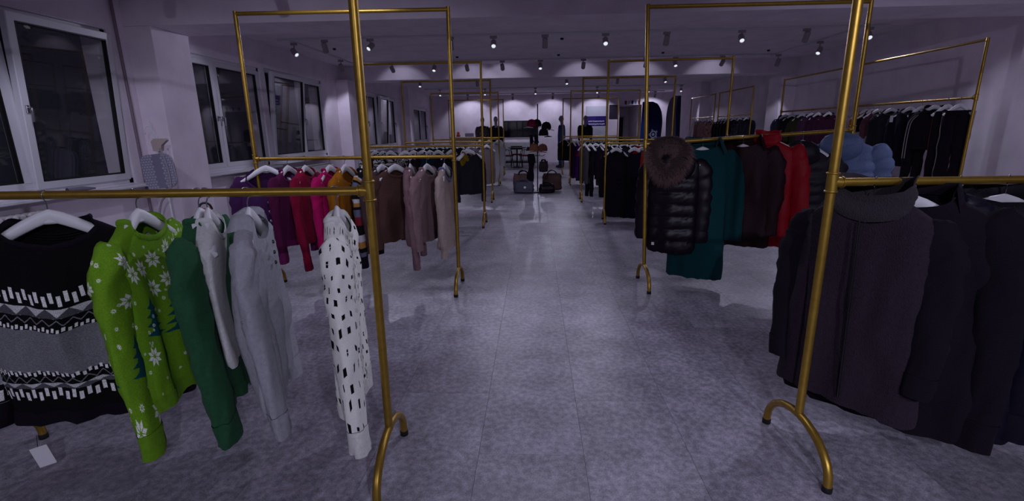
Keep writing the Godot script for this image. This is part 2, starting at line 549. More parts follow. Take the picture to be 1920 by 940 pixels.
func room() -> void:
	# floor slab with tiles
	var fl := struct("floor", bx(Vector3((XL + XR) * 0.5, -0.06, (ZB + ZF) * 0.5 - 2.0), Vector3(XR - XL + 0.6, 0.108, ZF - ZB + 5.0)), M.grout, "grey mottled stone-look tile floor running down the showroom", "floor")
	var TW := 0.457
	var TL := 0.914
	var tiles := []
	for i in range(-11, 14):
		var x0 := maxf(0.21 + i * TW, XL)
		var x1 := minf(0.21 + (i + 1) * TW, XR)
		if x1 - x0 < 0.02: continue
		var off := -2.34 + (0.0 if posmod(i, 2) == 0 else 0.5) + (0.06 if posmod(i, 3) == 0 else 0.0)
		for j in range(-26, 7):
			var za := minf(off + (j + 1) * TL, ZF)
			var zb := maxf(off + j * TL, ZB)
			if za - zb < 0.02: continue
			var c := Vector3((x0 + x1) * 0.5, 0, (za + zb) * 0.5)
			var seen := c.z < -0.7 and absf(c.x) < 0.5 - c.z * 1.2
			tiles.append([c.length() + (0.0 if seen else 100.0), c, Vector3(x1 - x0, 0, za - zb), posmod(i * 7 + j * 3 + (i * j) % 5, 4)])
	tiles.sort_custom(func(a, b): return a[0] < b[0])
	var tm := []
	for k in 4:
		tm.append(bx(Vector3(0, -0.004, 0), Vector3(TW - 0.0014, 0.008, TL - 0.0014)).mesh(M["floor%d" % k]))
	var rest := MB.new()
	for k in tiles.size():
		var T: Array = tiles[k]
		if k < 290:
			var o := part(fl, "tile", tm[T[3]], null)
			o.position = T[1]
			o.scale = Vector3(T[2].x / TW, 1, T[2].z / TL)
		else:
			rest.box(T[1] + Vector3(0, -0.004, 0), Vector3(T[2].x - 0.0014, 0.008, T[2].z - 0.0014))
	var far := part(fl, "far_tiles", rest, M.floor0)
	far.set_meta("kind", "stuff")
	# ceiling, beams, columns
	struct("ceiling", bx(Vector3((XL + XR) * 0.5, CEIL + 0.1, (ZB + ZF) * 0.5), Vector3(XR - XL + 0.6, 0.2, ZF - ZB + 0.6)), M.ceiling, "flat pale ceiling between the beams", "ceiling")
	struct("trim_1", bx(Vector3((XL + XR) * 0.5, (BEAM + CEIL) * 0.5, -5.87), Vector3(XR - XL, CEIL - BEAM, 0.62)), M.plaster, "white ceiling beam crossing above the second pair of racks", "beam")
	struct("trim_2", bx(Vector3((XL + XR) * 0.5, (BEAM + CEIL) * 0.5, -12.0), Vector3(XR - XL, CEIL - BEAM, 0.6)), M.plaster, "white ceiling beam lit by pale arcs of light", "beam")
	struct("trim_3", bx(Vector3(XL + 0.15, BEAM * 0.5, -5.87), Vector3(0.3, BEAM, 0.6), 0.004), M.plaster, "white column on the window wall beside the fire extinguisher", "column")
	struct("trim_4", bx(Vector3(XR - 0.15, BEAM * 0.5, -5.87), Vector3(0.3, BEAM, 0.6), 0.004), M.plaster, "white column on the right wall beside striped trousers", "column")
	struct("trim_5", bx(Vector3(XL + 0.14, BEAM * 0.5, -11.7), Vector3(0.28, BEAM, 0.6), 0.004), M.plaster, "white column on the window wall under the arc-lit beam", "column")
	struct("trim_6", bx(Vector3(XR - 0.17, BEAM * 0.5, -12.0), Vector3(0.34, BEAM, 0.6), 0.004), M.plaster, "white column on the right wall under the arc-lit beam", "column")
	struct("trim_7", bx(Vector3(XL + 0.14, CEIL * 0.5, -17.2), Vector3(0.28, CEIL, 0.6), 0.004), M.plaster, "white column on the window wall before the last window", "column")
	struct("trim_8", bx(Vector3(XR - 0.15, CEIL * 0.5, -17.6), Vector3(0.3, CEIL, 0.6), 0.004), M.plaster, "white column on the right wall behind the grey beach flag", "column")
	# walls
	var m := MB.new()
	wall_z(m, XL - 0.3, XL, ZF + 0.3, ZB - 0.3, 0.0, CEIL, WINDOWS)
	struct("wall_left", m, M.plaster, "white wall with windows and radiators along the left side", "wall")
	struct("wall_right", bx(Vector3(XR + 0.15, CEIL * 0.5, (ZF + ZB) * 0.5), Vector3(0.3, CEIL, ZF - ZB + 0.6)), M.plaster, "plain white wall behind the racks on the right side", "wall")
	m = MB.new()
	m.box(Vector3((XL + 3.62) * 0.5, CEIL * 0.5, ZB - 0.1), Vector3(3.62 - XL, CEIL, 0.2))
	m.box(Vector3((4.55 + XR) * 0.5, CEIL * 0.5, ZB - 0.1), Vector3(XR - 4.55, CEIL, 0.2))
	m.box(Vector3((3.62 + 4.55) * 0.5, (2.36 + CEIL) * 0.5, ZB - 0.1), Vector3(4.55 - 3.62, CEIL - 2.36, 0.2))
	struct("wall_back", m, M.plaster, "white back wall with a screen, a poster and an open passage", "wall")
	struct("wall_front", bx(Vector3((XL + XR) * 0.5, CEIL * 0.5, ZF + 0.15), Vector3(XR - XL, CEIL, 0.3)), M.plaster, "plain white wall closing the front of the showroom", "wall")
	m = MB.new()
	m.box(Vector3(3.57, 1.2, -23.2), Vector3(0.1, 2.4, 2.8))
	m.box(Vector3(4.60, 1.2, -23.2), Vector3(0.1, 2.4, 2.8))
	m.box(Vector3(4.08, 1.2, -24.6), Vector3(1.1, 2.4, 0.1))
	m.box(Vector3(4.08, 2.42, -23.2), Vector3(1.1, 0.1, 2.8))
	struct("wall_passage", m, M.plaster, "dim passage walls behind the opening in the back wall", "wall")
	var dr := group_struct("door_1", "dark door with a white frame at the end of the dim passage", "door", Vector3(4.0, 0, -24.52))
	m = MB.new()
	m.box(Vector3(-0.32, 0.98, 0), Vector3(0.07, 1.96, 0.06), 0.005)
	m.box(Vector3(0.32, 0.98, 0), Vector3(0.07, 1.96, 0.06), 0.005)
	m.box(Vector3(0, 1.97, 0), Vector3(0.71, 0.07, 0.06), 0.005)
	part(dr, "door_frame", m, M.frame)
	var leaf := part(dr, "door_leaf", bx(Vector3(0, 0.96, 0), Vector3(0.57, 1.9, 0.04), 0.004), mat(Color(0.12, 0.10, 0.13), 0.5))
	part(leaf, "handle", tb([Vector3(0.22, 1.0, 0.03), Vector3(0.12, 1.0, 0.05)], 0.01, 6), M.chrome)
	# baseboards
	struct("baseboard_left", bx(Vector3(XL + 0.008, 0.03, (ZF + ZB) * 0.5), Vector3(0.016, 0.06, ZF - ZB), 0.002), M.frame, "low white skirting strip under the windows", "baseboard")
	struct("baseboard_right", bx(Vector3(XR - 0.008, 0.03, (ZF + ZB) * 0.5), Vector3(0.016, 0.06, ZF - ZB), 0.002), M.frame, "low white skirting strip along the right wall", "baseboard")
	# windows
	window(0, [[0.0, 0.55, 0.0, 1], [0.55, 1.0, 3.4, 1]], "big white window beside the garment steamer, one sash tilted in")
	window(1, [[0.0, 0.41, 0.0, -1], [0.41, 1.0, 0.0, 1]], "two-sash white window just past the first column, both sashes shut")
	window(2, [[0.0, 0.55, 4.6, -1], [0.55, 1.0, 0.0, 1]], "white window with its nearer sash tilted in before the second column")
	window(3, [[0.0, 0.5, 3.0, -1], [0.5, 1.0, 0.0, 1]], "white window just past the second column")
	window(4, [[0.0, 0.5, 4.0, 1], [0.5, 1.0, 0.0, -1]], "white window with a tilted sash before the third column")
	window(5, [[0.0, 0.5, 0.0, 1], [0.5, 1.0, 0.0, -1]], "last window with two narrow panes beside the back wall")
	# vertical heating pipe by the first window
	solo("heating_pipe", tb([Vector3(0, 0, 0), Vector3(0, CEIL, 0)], 0.016, 10), M.pipe, "thin upright heating pipe between the tilted window and the first column", "pipe", Vector3(XL + 0.03, 0, -5.42))
	solo("heating_pipe", tb(spline([Vector3(0, 0.1, 0), Vector3(0, 0.1, -2.0), Vector3(0, 0.1, -5.0)], 4), 0.014, 8), M.radiator, "white heating pipe running low along the wall behind the fire extinguisher", "pipe", Vector3(XL + 0.04, 0, -6.2))
	radiator(-3.05, -4.15, 0.12, 0.74, true, "ribbed white radiator under the tilted window by the steamer")
	radiator(-7.0, -10.3, 0.14, 0.76, false, "long flat white radiator under the windows past the first column")
	radiator(-12.8, -15.6, 0.14, 0.76, false, "flat white radiator under the windows past the second column")
	# dark sprinkler heads on the ceiling
	for p in [Vector3(-3.63, 0, -10.5), Vector3(-1.57, 0, -10.5), Vector3(0.49, 0, -10.5), Vector3(2.57, 0, -10.5), Vector3(4.63, 0, -10.5), Vector3(-3.59, 0, -9.2), Vector3(0.46, 0, -8.7)]:
		var sm := MB.new()
		sm.lathe([Vector2(0, -0.03), Vector2(0.02, -0.03), Vector2(0.028, -0.02), Vector2(0.03, 0.0)], 10)
		solo("sprinkler_head", sm, M.black_plastic, "small dark sprinkler head on the ceiling of the second bay", "sprinkler", Vector3(p.x, CEIL, p.z), 0, "sprinkler heads on the ceiling")

func radiator(z0: float, z1: float, y0: float, y1: float, ribbed: bool, label: String) -> void:
	var r := thing("radiator", label, "radiator", Vector3(XL + 0.125, 0, (z0 + z1) * 0.5))
	var w := z0 - z1
	if ribbed:
		var k := int(w / 0.06)
		for i in k:
			var m := MB.new()
			m.xf = Transform3D(Basis(), Vector3(0, 0, -w * 0.5 + (i + 0.5) * w / k))
			m.box(Vector3(0, (y0 + y1) * 0.5, 0), Vector3(0.13, y1 - y0, 0.046), 0.018)
			part(r, "rib", m, M.radiator)
		part(r, "pipe", tb([Vector3(0, y0 + 0.05, -w * 0.5), Vector3(0, y0 + 0.05, w * 0.5)], 0.018, 8), M.radiator)
	else:
		part(r, "panel", bx(Vector3(0.04, (y0 + y1) * 0.5, 0), Vector3(0.03, y1 - y0, w), 0.01), M.radiator)
		part(r, "panel", bx(Vector3(-0.03, (y0 + y1) * 0.5, 0), Vector3(0.03, y1 - y0, w), 0.01), M.radiator)
		var g := MB.new()
		var k := int(w / 0.05)
		for i in k:
			g.box(Vector3(0.056, (y0 + y1) * 0.5, -w * 0.5 + (i + 0.5) * w / k), Vector3(0.006, y1 - y0 - 0.06, 0.03), 0.002)
		part(r, "ribs", g, M.radiator)
		part(r, "grille", bx(Vector3(0.005, y1 + 0.006, 0), Vector3(0.12, 0.012, w), 0.003), M.radiator)
	var vz := -w * 0.5 - 0.05
	var vm := MB.new()
	vm.tube([Vector3(0.0, y1 - 0.06, vz + 0.05), Vector3(0.0, y1 - 0.06, vz - 0.03)], 0.016, 10)
	vm.tube([Vector3(0.0, y1 - 0.06, vz - 0.02), Vector3(0.07, y1 - 0.06, vz - 0.02)], 0.02, 10)
	part(r, "valve", vm, M.white_plastic)
	var bm := MB.new()
	for s in [-0.4, 0.4]:
		bm.box(Vector3(-0.07, (y0 + y1) * 0.5, s * w), Vector3(0.06, 0.1, 0.04))
	part(r, "bracket", bm, M.radiator)

# ------------------------------------------------------------------ racks
func post_parts(t: Node3D, base: Vector3, top: Vector3, rail_at: Vector3, side: float) -> void:
	# side: direction (+1/-1 along local x) in which the hang rail leaves the post
	part(t, "post", tb([base + Vector3(0, 0.185, 0), top], 0.0165, 12), M.gold)
	var cl := MB.new()
	for dy in [-0.034, 0.034]:
		cl.lathe([Vector2(0.0165, -0.004), Vector2(0.0235, -0.003), Vector2(0.0235, 0.003), Vector2(0.0165, 0.004)], 14, rail_at + Vector3(0, dy, 0))
	cl.lathe([Vector2(0.0198, -0.034), Vector2(0.0198, 0.034)], 14, rail_at)
	cl.tube([rail_at, rail_at + Vector3(side * 0.035, 0, 0)], 0.0195, 12)
	cl.tube([rail_at + Vector3(side * 0.033, 0, 0), rail_at + Vector3(side * 0.039, 0, 0)], 0.0225, 12)
	part(t, "clamp", cl, M.gold)
	var path := []
	path.append(base + Vector3(0, 0.012, 0.2285))
	for i in 15:
		var a := lerpf(0.0, PI, i / 14.0)
		path.append(base + Vector3(0, 0.035 + 0.155 * sin(a), 0.2285 * cos(a)))
	path.append(base + Vector3(0, 0.012, -0.2285))
	var ft := MB.new()
	ft.tube(path, 0.0165, 12, true, Vector3(1, 0, 0))
	var foot := part(t, "foot", ft, M.gold)
	for s in [-1.0, 1.0]:
		var cp := MB.new()
		cp.lathe([Vector2(0, 0), Vector2(0.0185, 0.0), Vector2(0.0185, 0.022), Vector2(0.0165, 0.024)], 12, base + Vector3(0, 0, s * 0.2285))
		part(foot, "foot_cap", cp, M.rubber)

func rack(label: String, at: Vector3, turn: float, width: float, rail_y: Array, lean := [0.0, 0.0, 0.0, 0.0]) -> Node3D:
	# at: floor under the end that local x = 0; rails run to local x = width (may be negative)
	# lean: x shift of base and top of the first post, then of the second
	var t := thing("clothes_rack", label, "clothes rack", at, turn, "gold clothes racks")
	var sg := signf(width)
	var b0 := Vector3(lean[0], 0, 0)
	var t0 := Vector3(lean[1], RACK_H, 0)
	var b1 := Vector3(width + lean[2], 0, 0)
	var t1 := Vector3(width + lean[3], RACK_H, 0)
	var r0 := b0.lerp(t0, rail_y[0] / RACK_H)
	var r1 := b1.lerp(t1, rail_y[1] / RACK_H)
	post_parts(t, b0, t0, r0, sg)
	post_parts(t, b1, t1, r1, -sg)
	part(t, "hang_rail", tb([r0, r1], 0.0155, 12), M.gold)
	part(t, "top_rail", tb([t0 - Vector3(0, 0.02, 0), t1 - Vector3(0, 0.02, 0)], 0.0155, 12), M.gold)
	return t

var RK := {}
func racks() -> void:
	var W := 1.694
	var L := [["L1", Vector3(-0.601, 0, -1.741), 2.3, "nordic and lime green sweaters"], ["L2", Vector3(-0.675, 0, -4.124), 1.15, "purple cardigan and cream sweater"], ["L3", Vector3(-0.746, 0, -7.149), 0.0, "charcoal sweater and striped dress"], ["L4", Vector3(-0.839, 0, -9.674), 0.3, "long greige dresses"], ["L5", Vector3(-0.907, 0, -12.696), -0.54, "long white dresses"], ["L6", Vector3(-0.962, 0, -15.576), 0.0, "pale blouses, beside the black-suited mannequin"]]
	for r in L:
		rack("gold clothes rack left of the aisle holding the " + r[3], r[1], r[2], -W, [RAIL_H, RAIL_H])
		RK[r[0]] = {"at": r[1], "turn": r[2], "w": -W, "h": [RAIL_H, RAIL_H]}
	var R := [["R1", Vector3(1.112, 0, -1.878), 2.66, "dark fleece and navy coats"], ["R2", Vector3(0.936, 0, -4.217), 0.2, "fur-hooded parka and red jacket"], ["R3", Vector3(1.051, 0, -7.352), -3.27, "two long black coats"], ["R4", Vector3(0.9155, 0, -9.652), -1.45, "black leggings"], ["R5", Vector3(0.909, 0, -12.69), -0.41, "violet trousers"], ["R6", Vector3(0.888, 0, -15.738), -0.9, "short dark jackets"]]
	for r in R:
		var hh := [1.245, 1.335] if r[0] == "R2" else [RAIL_H, RAIL_H]
		var ln := [0.036, -0.042, -0.02, -0.03] if r[0] == "R2" else [0.0, 0.0, 0.0, 0.0]
		rack("gold clothes rack right of the aisle holding the " + r[3], r[1], r[2], W, hh, ln)
		RK[r[0]] = {"at": r[1], "turn": r[2], "w": W, "h": hh}
	var Wl := [["W1", -6.17, "black jacket and striped trousers"], ["W2", -8.62, "olive cardigan and plum sweater"], ["W3", -12.23, "black tops in the alcove"], ["W4", -14.72, "pale pink flowered blouses"]]
	for r in Wl:
		rack("gold clothes rack along the right wall holding the " + r[2], Vector3(5.15, 0, r[1]), 90.0, 2.17, [1.67, 1.67])
		RK[r[0]] = {"at": Vector3(5.15, 0, r[1]), "turn": 90.0, "w": 2.17, "h": [1.67, 1.67]}

# point on the hang rail of a rack at distance s (metres along the rail, from its first post)
func on_rail(key: String, s: float) -> Vector3:
	var r: Dictionary = RK[key]
	var f: float = s / absf(r.w)
	var y: float = lerpf(r.h[0], r.h[1], f)
	var d := Vector3(signf(r.w), 0, 0).rotated(Vector3.UP, deg_to_rad(r.turn))
	return r.at + d * s + Vector3(0, y, 0)

const E_STAR := 1.3
const E_NEAR := 3.6
const EXPOSURE := 0.9

func _ready() -> void:
	var cam := Camera3D.new()
	cam.name = "camera"
	cam.fov = rad_to_deg(2.0 * atan(470.0 / 911.0))
	cam.near = 0.05
	cam.far = 100.0
	add_child(cam)
	cam.position = Vector3(0, 1.37, 0)
	cam.rotation_degrees = Vector3(-13.875, 2.766, -0.8265)
	cam.current = true
	var we := WorldEnvironment.new()
	we.name = "environment"
	var env := Environment.new()
	env.background_mode = Environment.BG_COLOR
	env.background_color = Color(0.02, 0.015, 0.035)
	env.tonemap_mode = Environment.TONE_MAPPER_LINEAR
	env.tonemap_exposure = EXPOSURE
	env.sdfgi_enabled = true
	env.ssao_enabled = true
	env.ssil_enabled = true
	we.environment = env
	add_child(we)
	fn.seed = 11
	fn.noise_type = FastNoiseLite.TYPE_SIMPLEX_SMOOTH
	fn.frequency = 1.0
	fn.fractal_octaves = 2
	rng.seed = 4
	make_materials()
	lamps()
	room()
	racks()
	clothes()
	furnishings()

# ------------------------------------------------------------------ hangers
func hanger(at: Vector3, yaw: float, label: String, half := 0.2, clip := false) -> void:
	var t := thing("coat_hanger", label, "hanger", at, yaw, "white hangers on the racks")
	var k := "hanger%.2f" % half
	if not mesh_cache.has(k):
		var m := MB.new()
		var path := []
		var rad := []
		for i in 17:
			var f := (i - 8) / 8.0
			var a := absf(f)
			path.append(Vector3(f * half, -0.084 - 0.098 * pow(a, 1.15) + 0.008 * cos(a * 3.0), 0.012 * a))
			rad.append(Vector2(0.017 + 0.008 * (1.0 - a), 0.010 + 0.015 * a))
		m.tube(path, rad, 10, true, Vector3(0, 0, 1))
		m.box(Vector3(0, -0.085, 0), Vector3(0.05, 0.045, 0.018), 0.006)
		mesh_cache[k] = m.mesh(M.white_plastic)
		var h := MB.new()
		var hp := [Vector3(0, -0.07, 0), Vector3(0, -0.035, 0)]
		hp.append_array(arc(Vector3(0, -0.001, 0), Vector3(0, 0, 1), Vector3(0, 1, 0), 0.0192, -1.3, PI + 0.5, 12))
		h.tube(hp, 0.0022, 6, true, Vector3(1, 0, 0))
		mesh_cache.hook = h.mesh(M.chrome)
	part(t, "shoulders", mesh_cache[k], null)
	part(t, "hook", mesh_cache.hook, null)

# ------------------------------------------------------------------ garments
func hanger_label(label: String) -> String:
	var q := label
	for cut in [" hanging", " between", " on the", " beside", " next to", " behind"]:
		if q.get_slice(cut, 0).split(" ").size() > 3: q = q.get_slice(cut, 0)
	q = "white hanger carrying the " + q
	return q if q.split(" ").size() <= 16 else q.get_slice(" with", 0).get_slice(" of the", 0)

# local axes: x along the shoulders, y up, z the front; origin on the rail.
# keys: len (neck to hem), shw (half shoulder width), hemw, th (half thickness), neck (drop of the front neckline),
# sl (sleeve length), sr (sleeve radius), out (how far the cuffs stand off), fold, puff, collar, mat, smat, cmat
func profile_w(g: Dictionary, d: float) -> float:
	if d < g.sd:
		var f: float = d / g.sd
		return lerpf(g.nw, g.shw, 1.0 - pow(1.0 - f, 1.45))
	var q: float = clampf((d - g.sd) / maxf(0.01, g.len - g.sd), 0.0, 1.0)
	var w: float = lerpf(g.shw, g.hemw, smoothstep(0.0, 1.0, q)) - g.waist * sin(q * PI)
	return w * (1.0 - g.gather * smoothstep(0.93, 1.0, q))

func fold_at(g: Dictionary, x: float, y: float, side: float, d: float) -> float:
	var q: float = clampf((d - 0.05) / 0.35, 0.0, 1.0)
	var n1 := fn.get_noise_3d(x * 7.5 + g.seed * 3.1, y * 1.1, side * 4.0 + g.seed)
	var n2 := fn.get_noise_3d(x * 3.0 + g.seed * 7.7, y * 2.2 + 9.0, side * 2.0 - g.seed)
	var n3 := fn.get_noise_3d(x * 22.0 + g.seed, y * 9.0, side * 8.0)
	return g.fold * (q * (n1 * 0.9 + 0.25 * sin(x * 38.0 + g.seed + n2 * 2.5)) + n2 * 0.5 + n3 * 0.10)

func puff_at(g: Dictionary, y: float, x: float) -> float:
	if g.puff <= 0.0: return 0.0
	var ease: float = smoothstep(0.02, 0.2, -y)
	var ph: float = y / g.pitch + 0.10 * fn.get_noise_2d(x * 5.0 + g.seed, y * 3.0)
	return ease * g.puff * (sqrt(absf(sin(ph * PI))) - 0.6) + ease * g.puff * 0.25 * fn.get_noise_2d(x * 26.0, y * 20.0 + g.seed)

func body_mesh(g: Dictionary) -> MB:
	var nu: int = g.nu + 1
	var nv: int = g.nv
	var P := PackedVector3Array()
	for j in nv:
		var v := float(j) / (nv - 1)
		for i in nu:
			var a := TAU * i / (nu - 1)
			var ca := cos(a)
			var sa := sin(a)
			var front := sa > 0.0
			var cx := ca
			var cz := signf(sa) * pow(absf(sa), 0.62)
			var drop: float = (g.neck if front else g.neck * 0.22) * (1.0 - pow(absf(cx), 1.6))
			var hem: float = g.len + g.tilt * cx * 0.06 + 0.012 * fn.get_noise_2d(cx * 3.0 + g.seed, 3.0 if front else 8.0)
			var d: float = lerpf(drop, hem, v)
			var w := profile_w(g, d)
			var th: float = lerpf(g.nth, g.th, smoothstep(0.0, 0.3, d))
			var x := w * cx
			var z := th * cz
			var y: float = -d
			var s := 1.0 if front else -1.0
			z += s * (fold_at(g, x, y, s, d) * minf(1.0, absf(cz) * 1.6) + puff_at(g, y, x) * absf(cz))
			x += signf(cx) * (0.4 * puff_at(g, y, z) * absf(cx)) + g.fold * 0.45 * fn.get_noise_3d(y * 4.0, z * 3.0, g.seed + 20.0 * s) * smoothstep(0.1, 0.4, d)
			x += g.sway * d * d
			z += g.swing * d * d
			var tw: float = deg_to_rad(g.twist) * d / g.len
			P.append(Vector3(x * cos(tw) + z * sin(tw), y, -x * sin(tw) + z * cos(tw)))
	var m := MB.new()
	m.grid(P, nu, nv, true)
	return m

func sleeve_path(g: Dictionary, s: float) -> Array:
	var y0: float = -g.sd - 0.012
	var o: float = g.out * (1.0 if s > 0 else g.out2)
	var f: float = g.fwd * (1.0 if s > 0 else g.fwd2)
	var L: float = g.sl
	var x0: float = g.shw - 0.035
	return spline([Vector3(s * (x0 - 0.035), y0 + 0.02, 0), Vector3(s * (x0 + 0.035), y0 - 0.05, f * 0.05), Vector3(s * (x0 + 0.055 + o * 0.25), y0 - 0.26 * L, f * 0.2), Vector3(s * (x0 + 0.05 + o * 0.7), y0 - 0.60 * L, f * 0.6), Vector3(s * (x0 + 0.035 + o), y0 - L, f)], 7)

func sleeve_mesh(g: Dictionary, s: float, a: float, b: float, grow := 0.0) -> MB:
	# part of the sleeve between fractions a and b of its length
	var path := sleeve_path(g, s)
	var n := path.size()
	var P := PackedVector3Array()
	var sides: int = g.ns
	var rows := 0
	for j in n:
		var t := float(j) / (n - 1)
		if t < a - 0.001 or t > b + 0.001: continue
		rows += 1
		var d: Vector3 = (path[mini(j + 1, n - 1)] - path[maxi(j - 1, 0)]).normalized()
		var u := Vector3(0, 0, 1).cross(d).normalized()
		var w := d.cross(u)
		var r: float = g.sr * lerpf(1.22, g.taper, pow(t, 0.8)) * minf(1.0, 0.30 + 0.70 * sin(minf(t / 0.16, 1.0) * PI * 0.5)) + grow
		var flat: float = lerpf(0.45, 0.62, t) * g.sflat
		for i in sides + 1:
			var q := TAU * i / sides
			var dd: Vector3 = u * cos(q) * r + w * sin(q) * r * flat
			var nz := fn.get_noise_3d(cos(q) * 1.1 + s * 9.0 + g.seed, t * 5.0, sin(q) * 1.1)
			var n2 := fn.get_noise_3d(cos(q) * 2.5 - s * 5.0 + g.seed, t * 14.0, sin(q) * 2.5)
			var k: float = 1.0 + (nz * 0.5 + n2 * 0.22) * g.sfold + puff_at(g, path[j].y, q) / maxf(g.sr, 0.02)
			P.append(path[j] + dd * k)
	var m := MB.new()
	m.grid(P, sides + 1, rows, true, false, Vector2(0, a), Vector2(1, b))
	# close the cuff end with a ring turned inwards
	return m

func defaults(g: Dictionary) -> Dictionary:
	var d := {"len": 0.66, "shw": 0.215, "hemw": 0.24, "th": 0.06, "nth": 0.042, "neck": 0.075, "nw": 0.085, "sd": 0.085, "sl": 0.60, "sr": 0.075, "taper": 0.58, "out": 0.02, "out2": 1.0, "fwd": 0.02, "fwd2": 1.0,
		"fold": 0.034, "puff": 0.0, "pitch": 0.1, "collar": "crew", "seed": 1.0, "nu": 44, "nv": 30, "ns": 18, "waist": 0.0, "gather": 0.06, "tilt": 0.0, "sway": 0.0, "swing": 0.0, "twist": 0.0, "sfold": 0.55, "sflat": 1.0, "y": -0.098, "cuff": true, "hemrib": true, "half": 0.2, "sleeves": true}
	d.merge(g, true)
	return d

func garment(called: String, label: String, category: String, rackkey: String, s: float, yaw: float, spec: Dictionary, group := "") -> Node3D:
	var g := defaults(spec)
	if not spec.has("seed"):
		g.seed = float(counts.get("_seed", 0)) * 1.37 + 2.0
		counts["_seed"] = counts.get("_seed", 0) + 1
	var at := on_rail(rackkey, s)
	hanger(at, yaw, hanger_label(label), g.half)
	var t := thing(called, label, category, at, yaw, group)
	var holder := Vector3(0, g.y, 0)
	var m: Material = g.mat
	var sm: Material = g.get("smat", m)
	var cm: Material = g.get("cmat", m)
	var b := part(t, "body", body_mesh(g), m)
	b.position = holder
	if g.sleeves:
		for sg in [-1.0, 1.0]:
			var sl := part(t, "sleeve", sleeve_mesh(g, sg, 0.0, 0.90 if g.cuff else 1.0), sm)
			sl.position = holder
			if g.cuff:
				part(sl, "cuff", sleeve_mesh(g, sg, 0.88, 1.0, 0.003), g.get("cuffmat", cm))
	# neckline
	var ring := []
	var rr := []
	for i in 25:
		var a := TAU * i / 24.0
		var ca := cos(a)
		var sa := sin(a)
		var cx := ca
		var cz := signf(sa) * pow(absf(sa), 0.62)
		var drop: float = (g.neck if sa > 0.0 else g.neck * 0.22) * (1.0 - pow(absf(cx), 1.6))
		ring.append(Vector3(profile_w(g, drop) * cx, -drop + 0.004, lerpf(g.nth, g.th, smoothstep(0.0, 0.3, drop)) * cz))
	match g.collar:
		"crew":
			var c := MB.new()
			var P := PackedVector3Array()
			for k in 5:
				var q := PI * k / 4.0
				for p in ring:
					var o := Vector3(p.x, 0, p.z).normalized()
					P.append(p + o * (0.007 * sin(q)) + Vector3(0, -0.012 * cos(q) + 0.004, 0))
			c.grid(P, 25, 5, true)
			part(t, "collar", c, cm).position = holder
		"polo", "coat":
			var h: float = 0.055 if g.collar == "polo" else g.get("ch", 0.085)
			var c := MB.new()
			var P := PackedVector3Array()
			for k in 6:
				var f := k / 5.0
				for i in range(7, 42):   # open at the centre front
					var p := ring_at(ring, i / 48.0 * 2.0 + 0.0)
					var o := Vector3(p.x, 0, p.z).normalized()
					var up := sin(minf(f * 1.8, 1.0) * PI * 0.5) * h * 0.6 - maxf(0.0, f - 0.42) * h * 1.85
					P.append(p + o * (0.004 + pow(f, 1.5) * g.get("cw", 0.034)) + Vector3(0, up, 0))
			c.grid(P, 35, 6, false)
			part(t, "collar", c, cm).position = holder
		"stand":
			var c := MB.new()
			var P := PackedVector3Array()
			var hh: float = g.get("ch", 0.07)
			for k in 7:
				var f := k / 6.0
				for p in ring:
					var o := Vector3(p.x, 0, p.z).normalized()
					P.append(p + o * (0.006 + 0.008 * sin(f * TAU)) + Vector3(0, f * hh + 0.004 * sin(p.x * 60.0), 0))
			c.grid(P, 25, 7, true)
			part(t, "collar", c, cm).position = holder
		"hood":
			part(t, "hood", hood_mesh(g), g.get("hmat", m)).position = holder
	if g.hemrib:
		var c := MB.new()
		var g2 := g.duplicate()
		g2.nv = 4
		var full := body_rows(g, 1.0 - 0.055 / g.len, 1.0)
		c.grid(full, g.nu + 1, 4, true)
		part(t, "hem", c, g.get("hemmat", cm)).position = holder
	return t

func ring_at(ring: Array, f: float) -> Vector3:
	# f in 0..2: once round the neckline starting at the centre front
	var q := fposmod(f * 12.0 + 6.0, 24.0)
	var i := int(q)
	return (ring[i] as Vector3).lerp(ring[(i + 1) % 24], q - i)

func body_rows(g: Dictionary, v0: float, v1: float) -> PackedVector3Array:
	# a slightly larger copy of the lowest rows of the body, for the ribbed hem
	var P := PackedVector3Array()
	var nu: int = g.nu + 1
	for j in 4:
		var v := lerpf(v0, v1 + 0.004, j / 3.0)
		for i in nu:
			var a := TAU * i / (nu - 1)
			var ca := cos(a)
			var sa := sin(a)
			var front := sa > 0.0
			var cx := ca
			var cz := signf(sa) * pow(absf(sa), 0.62)
			var drop: float = (g.neck if front else g.neck * 0.22) * (1.0 - pow(absf(cx), 1.6))
			var hem: float = g.len + g.tilt * cx * 0.06 + 0.012 * fn.get_noise_2d(cx * 3.0 + g.seed, 3.0 if front else 8.0)
			var d: float = lerpf(drop, hem, v)
			var w := profile_w(g, d) + 0.003
			var x := w * cx
			var z: float = (g.th + 0.003) * cz
			var y: float = -d
			var s := 1.0 if front else -1.0
			z += s * (fold_at(g, x, y, s, d) * minf(1.0, absf(cz) * 1.6) + puff_at(g, y, x) * absf(cz))
			x += signf(cx) * (0.4 * puff_at(g, y, z) * absf(cx)) + g.fold * 0.45 * fn.get_noise_3d(y * 4.0, z * 3.0, g.seed + 20.0 * s) * smoothstep(0.1, 0.4, d)
			x += g.sway * d * d
			z += g.swing * d * d
			var tw: float = deg_to_rad(g.twist) * d / g.len
			P.append(Vector3(x * cos(tw) + z * sin(tw), y, -x * sin(tw) + z * cos(tw)))
	return P

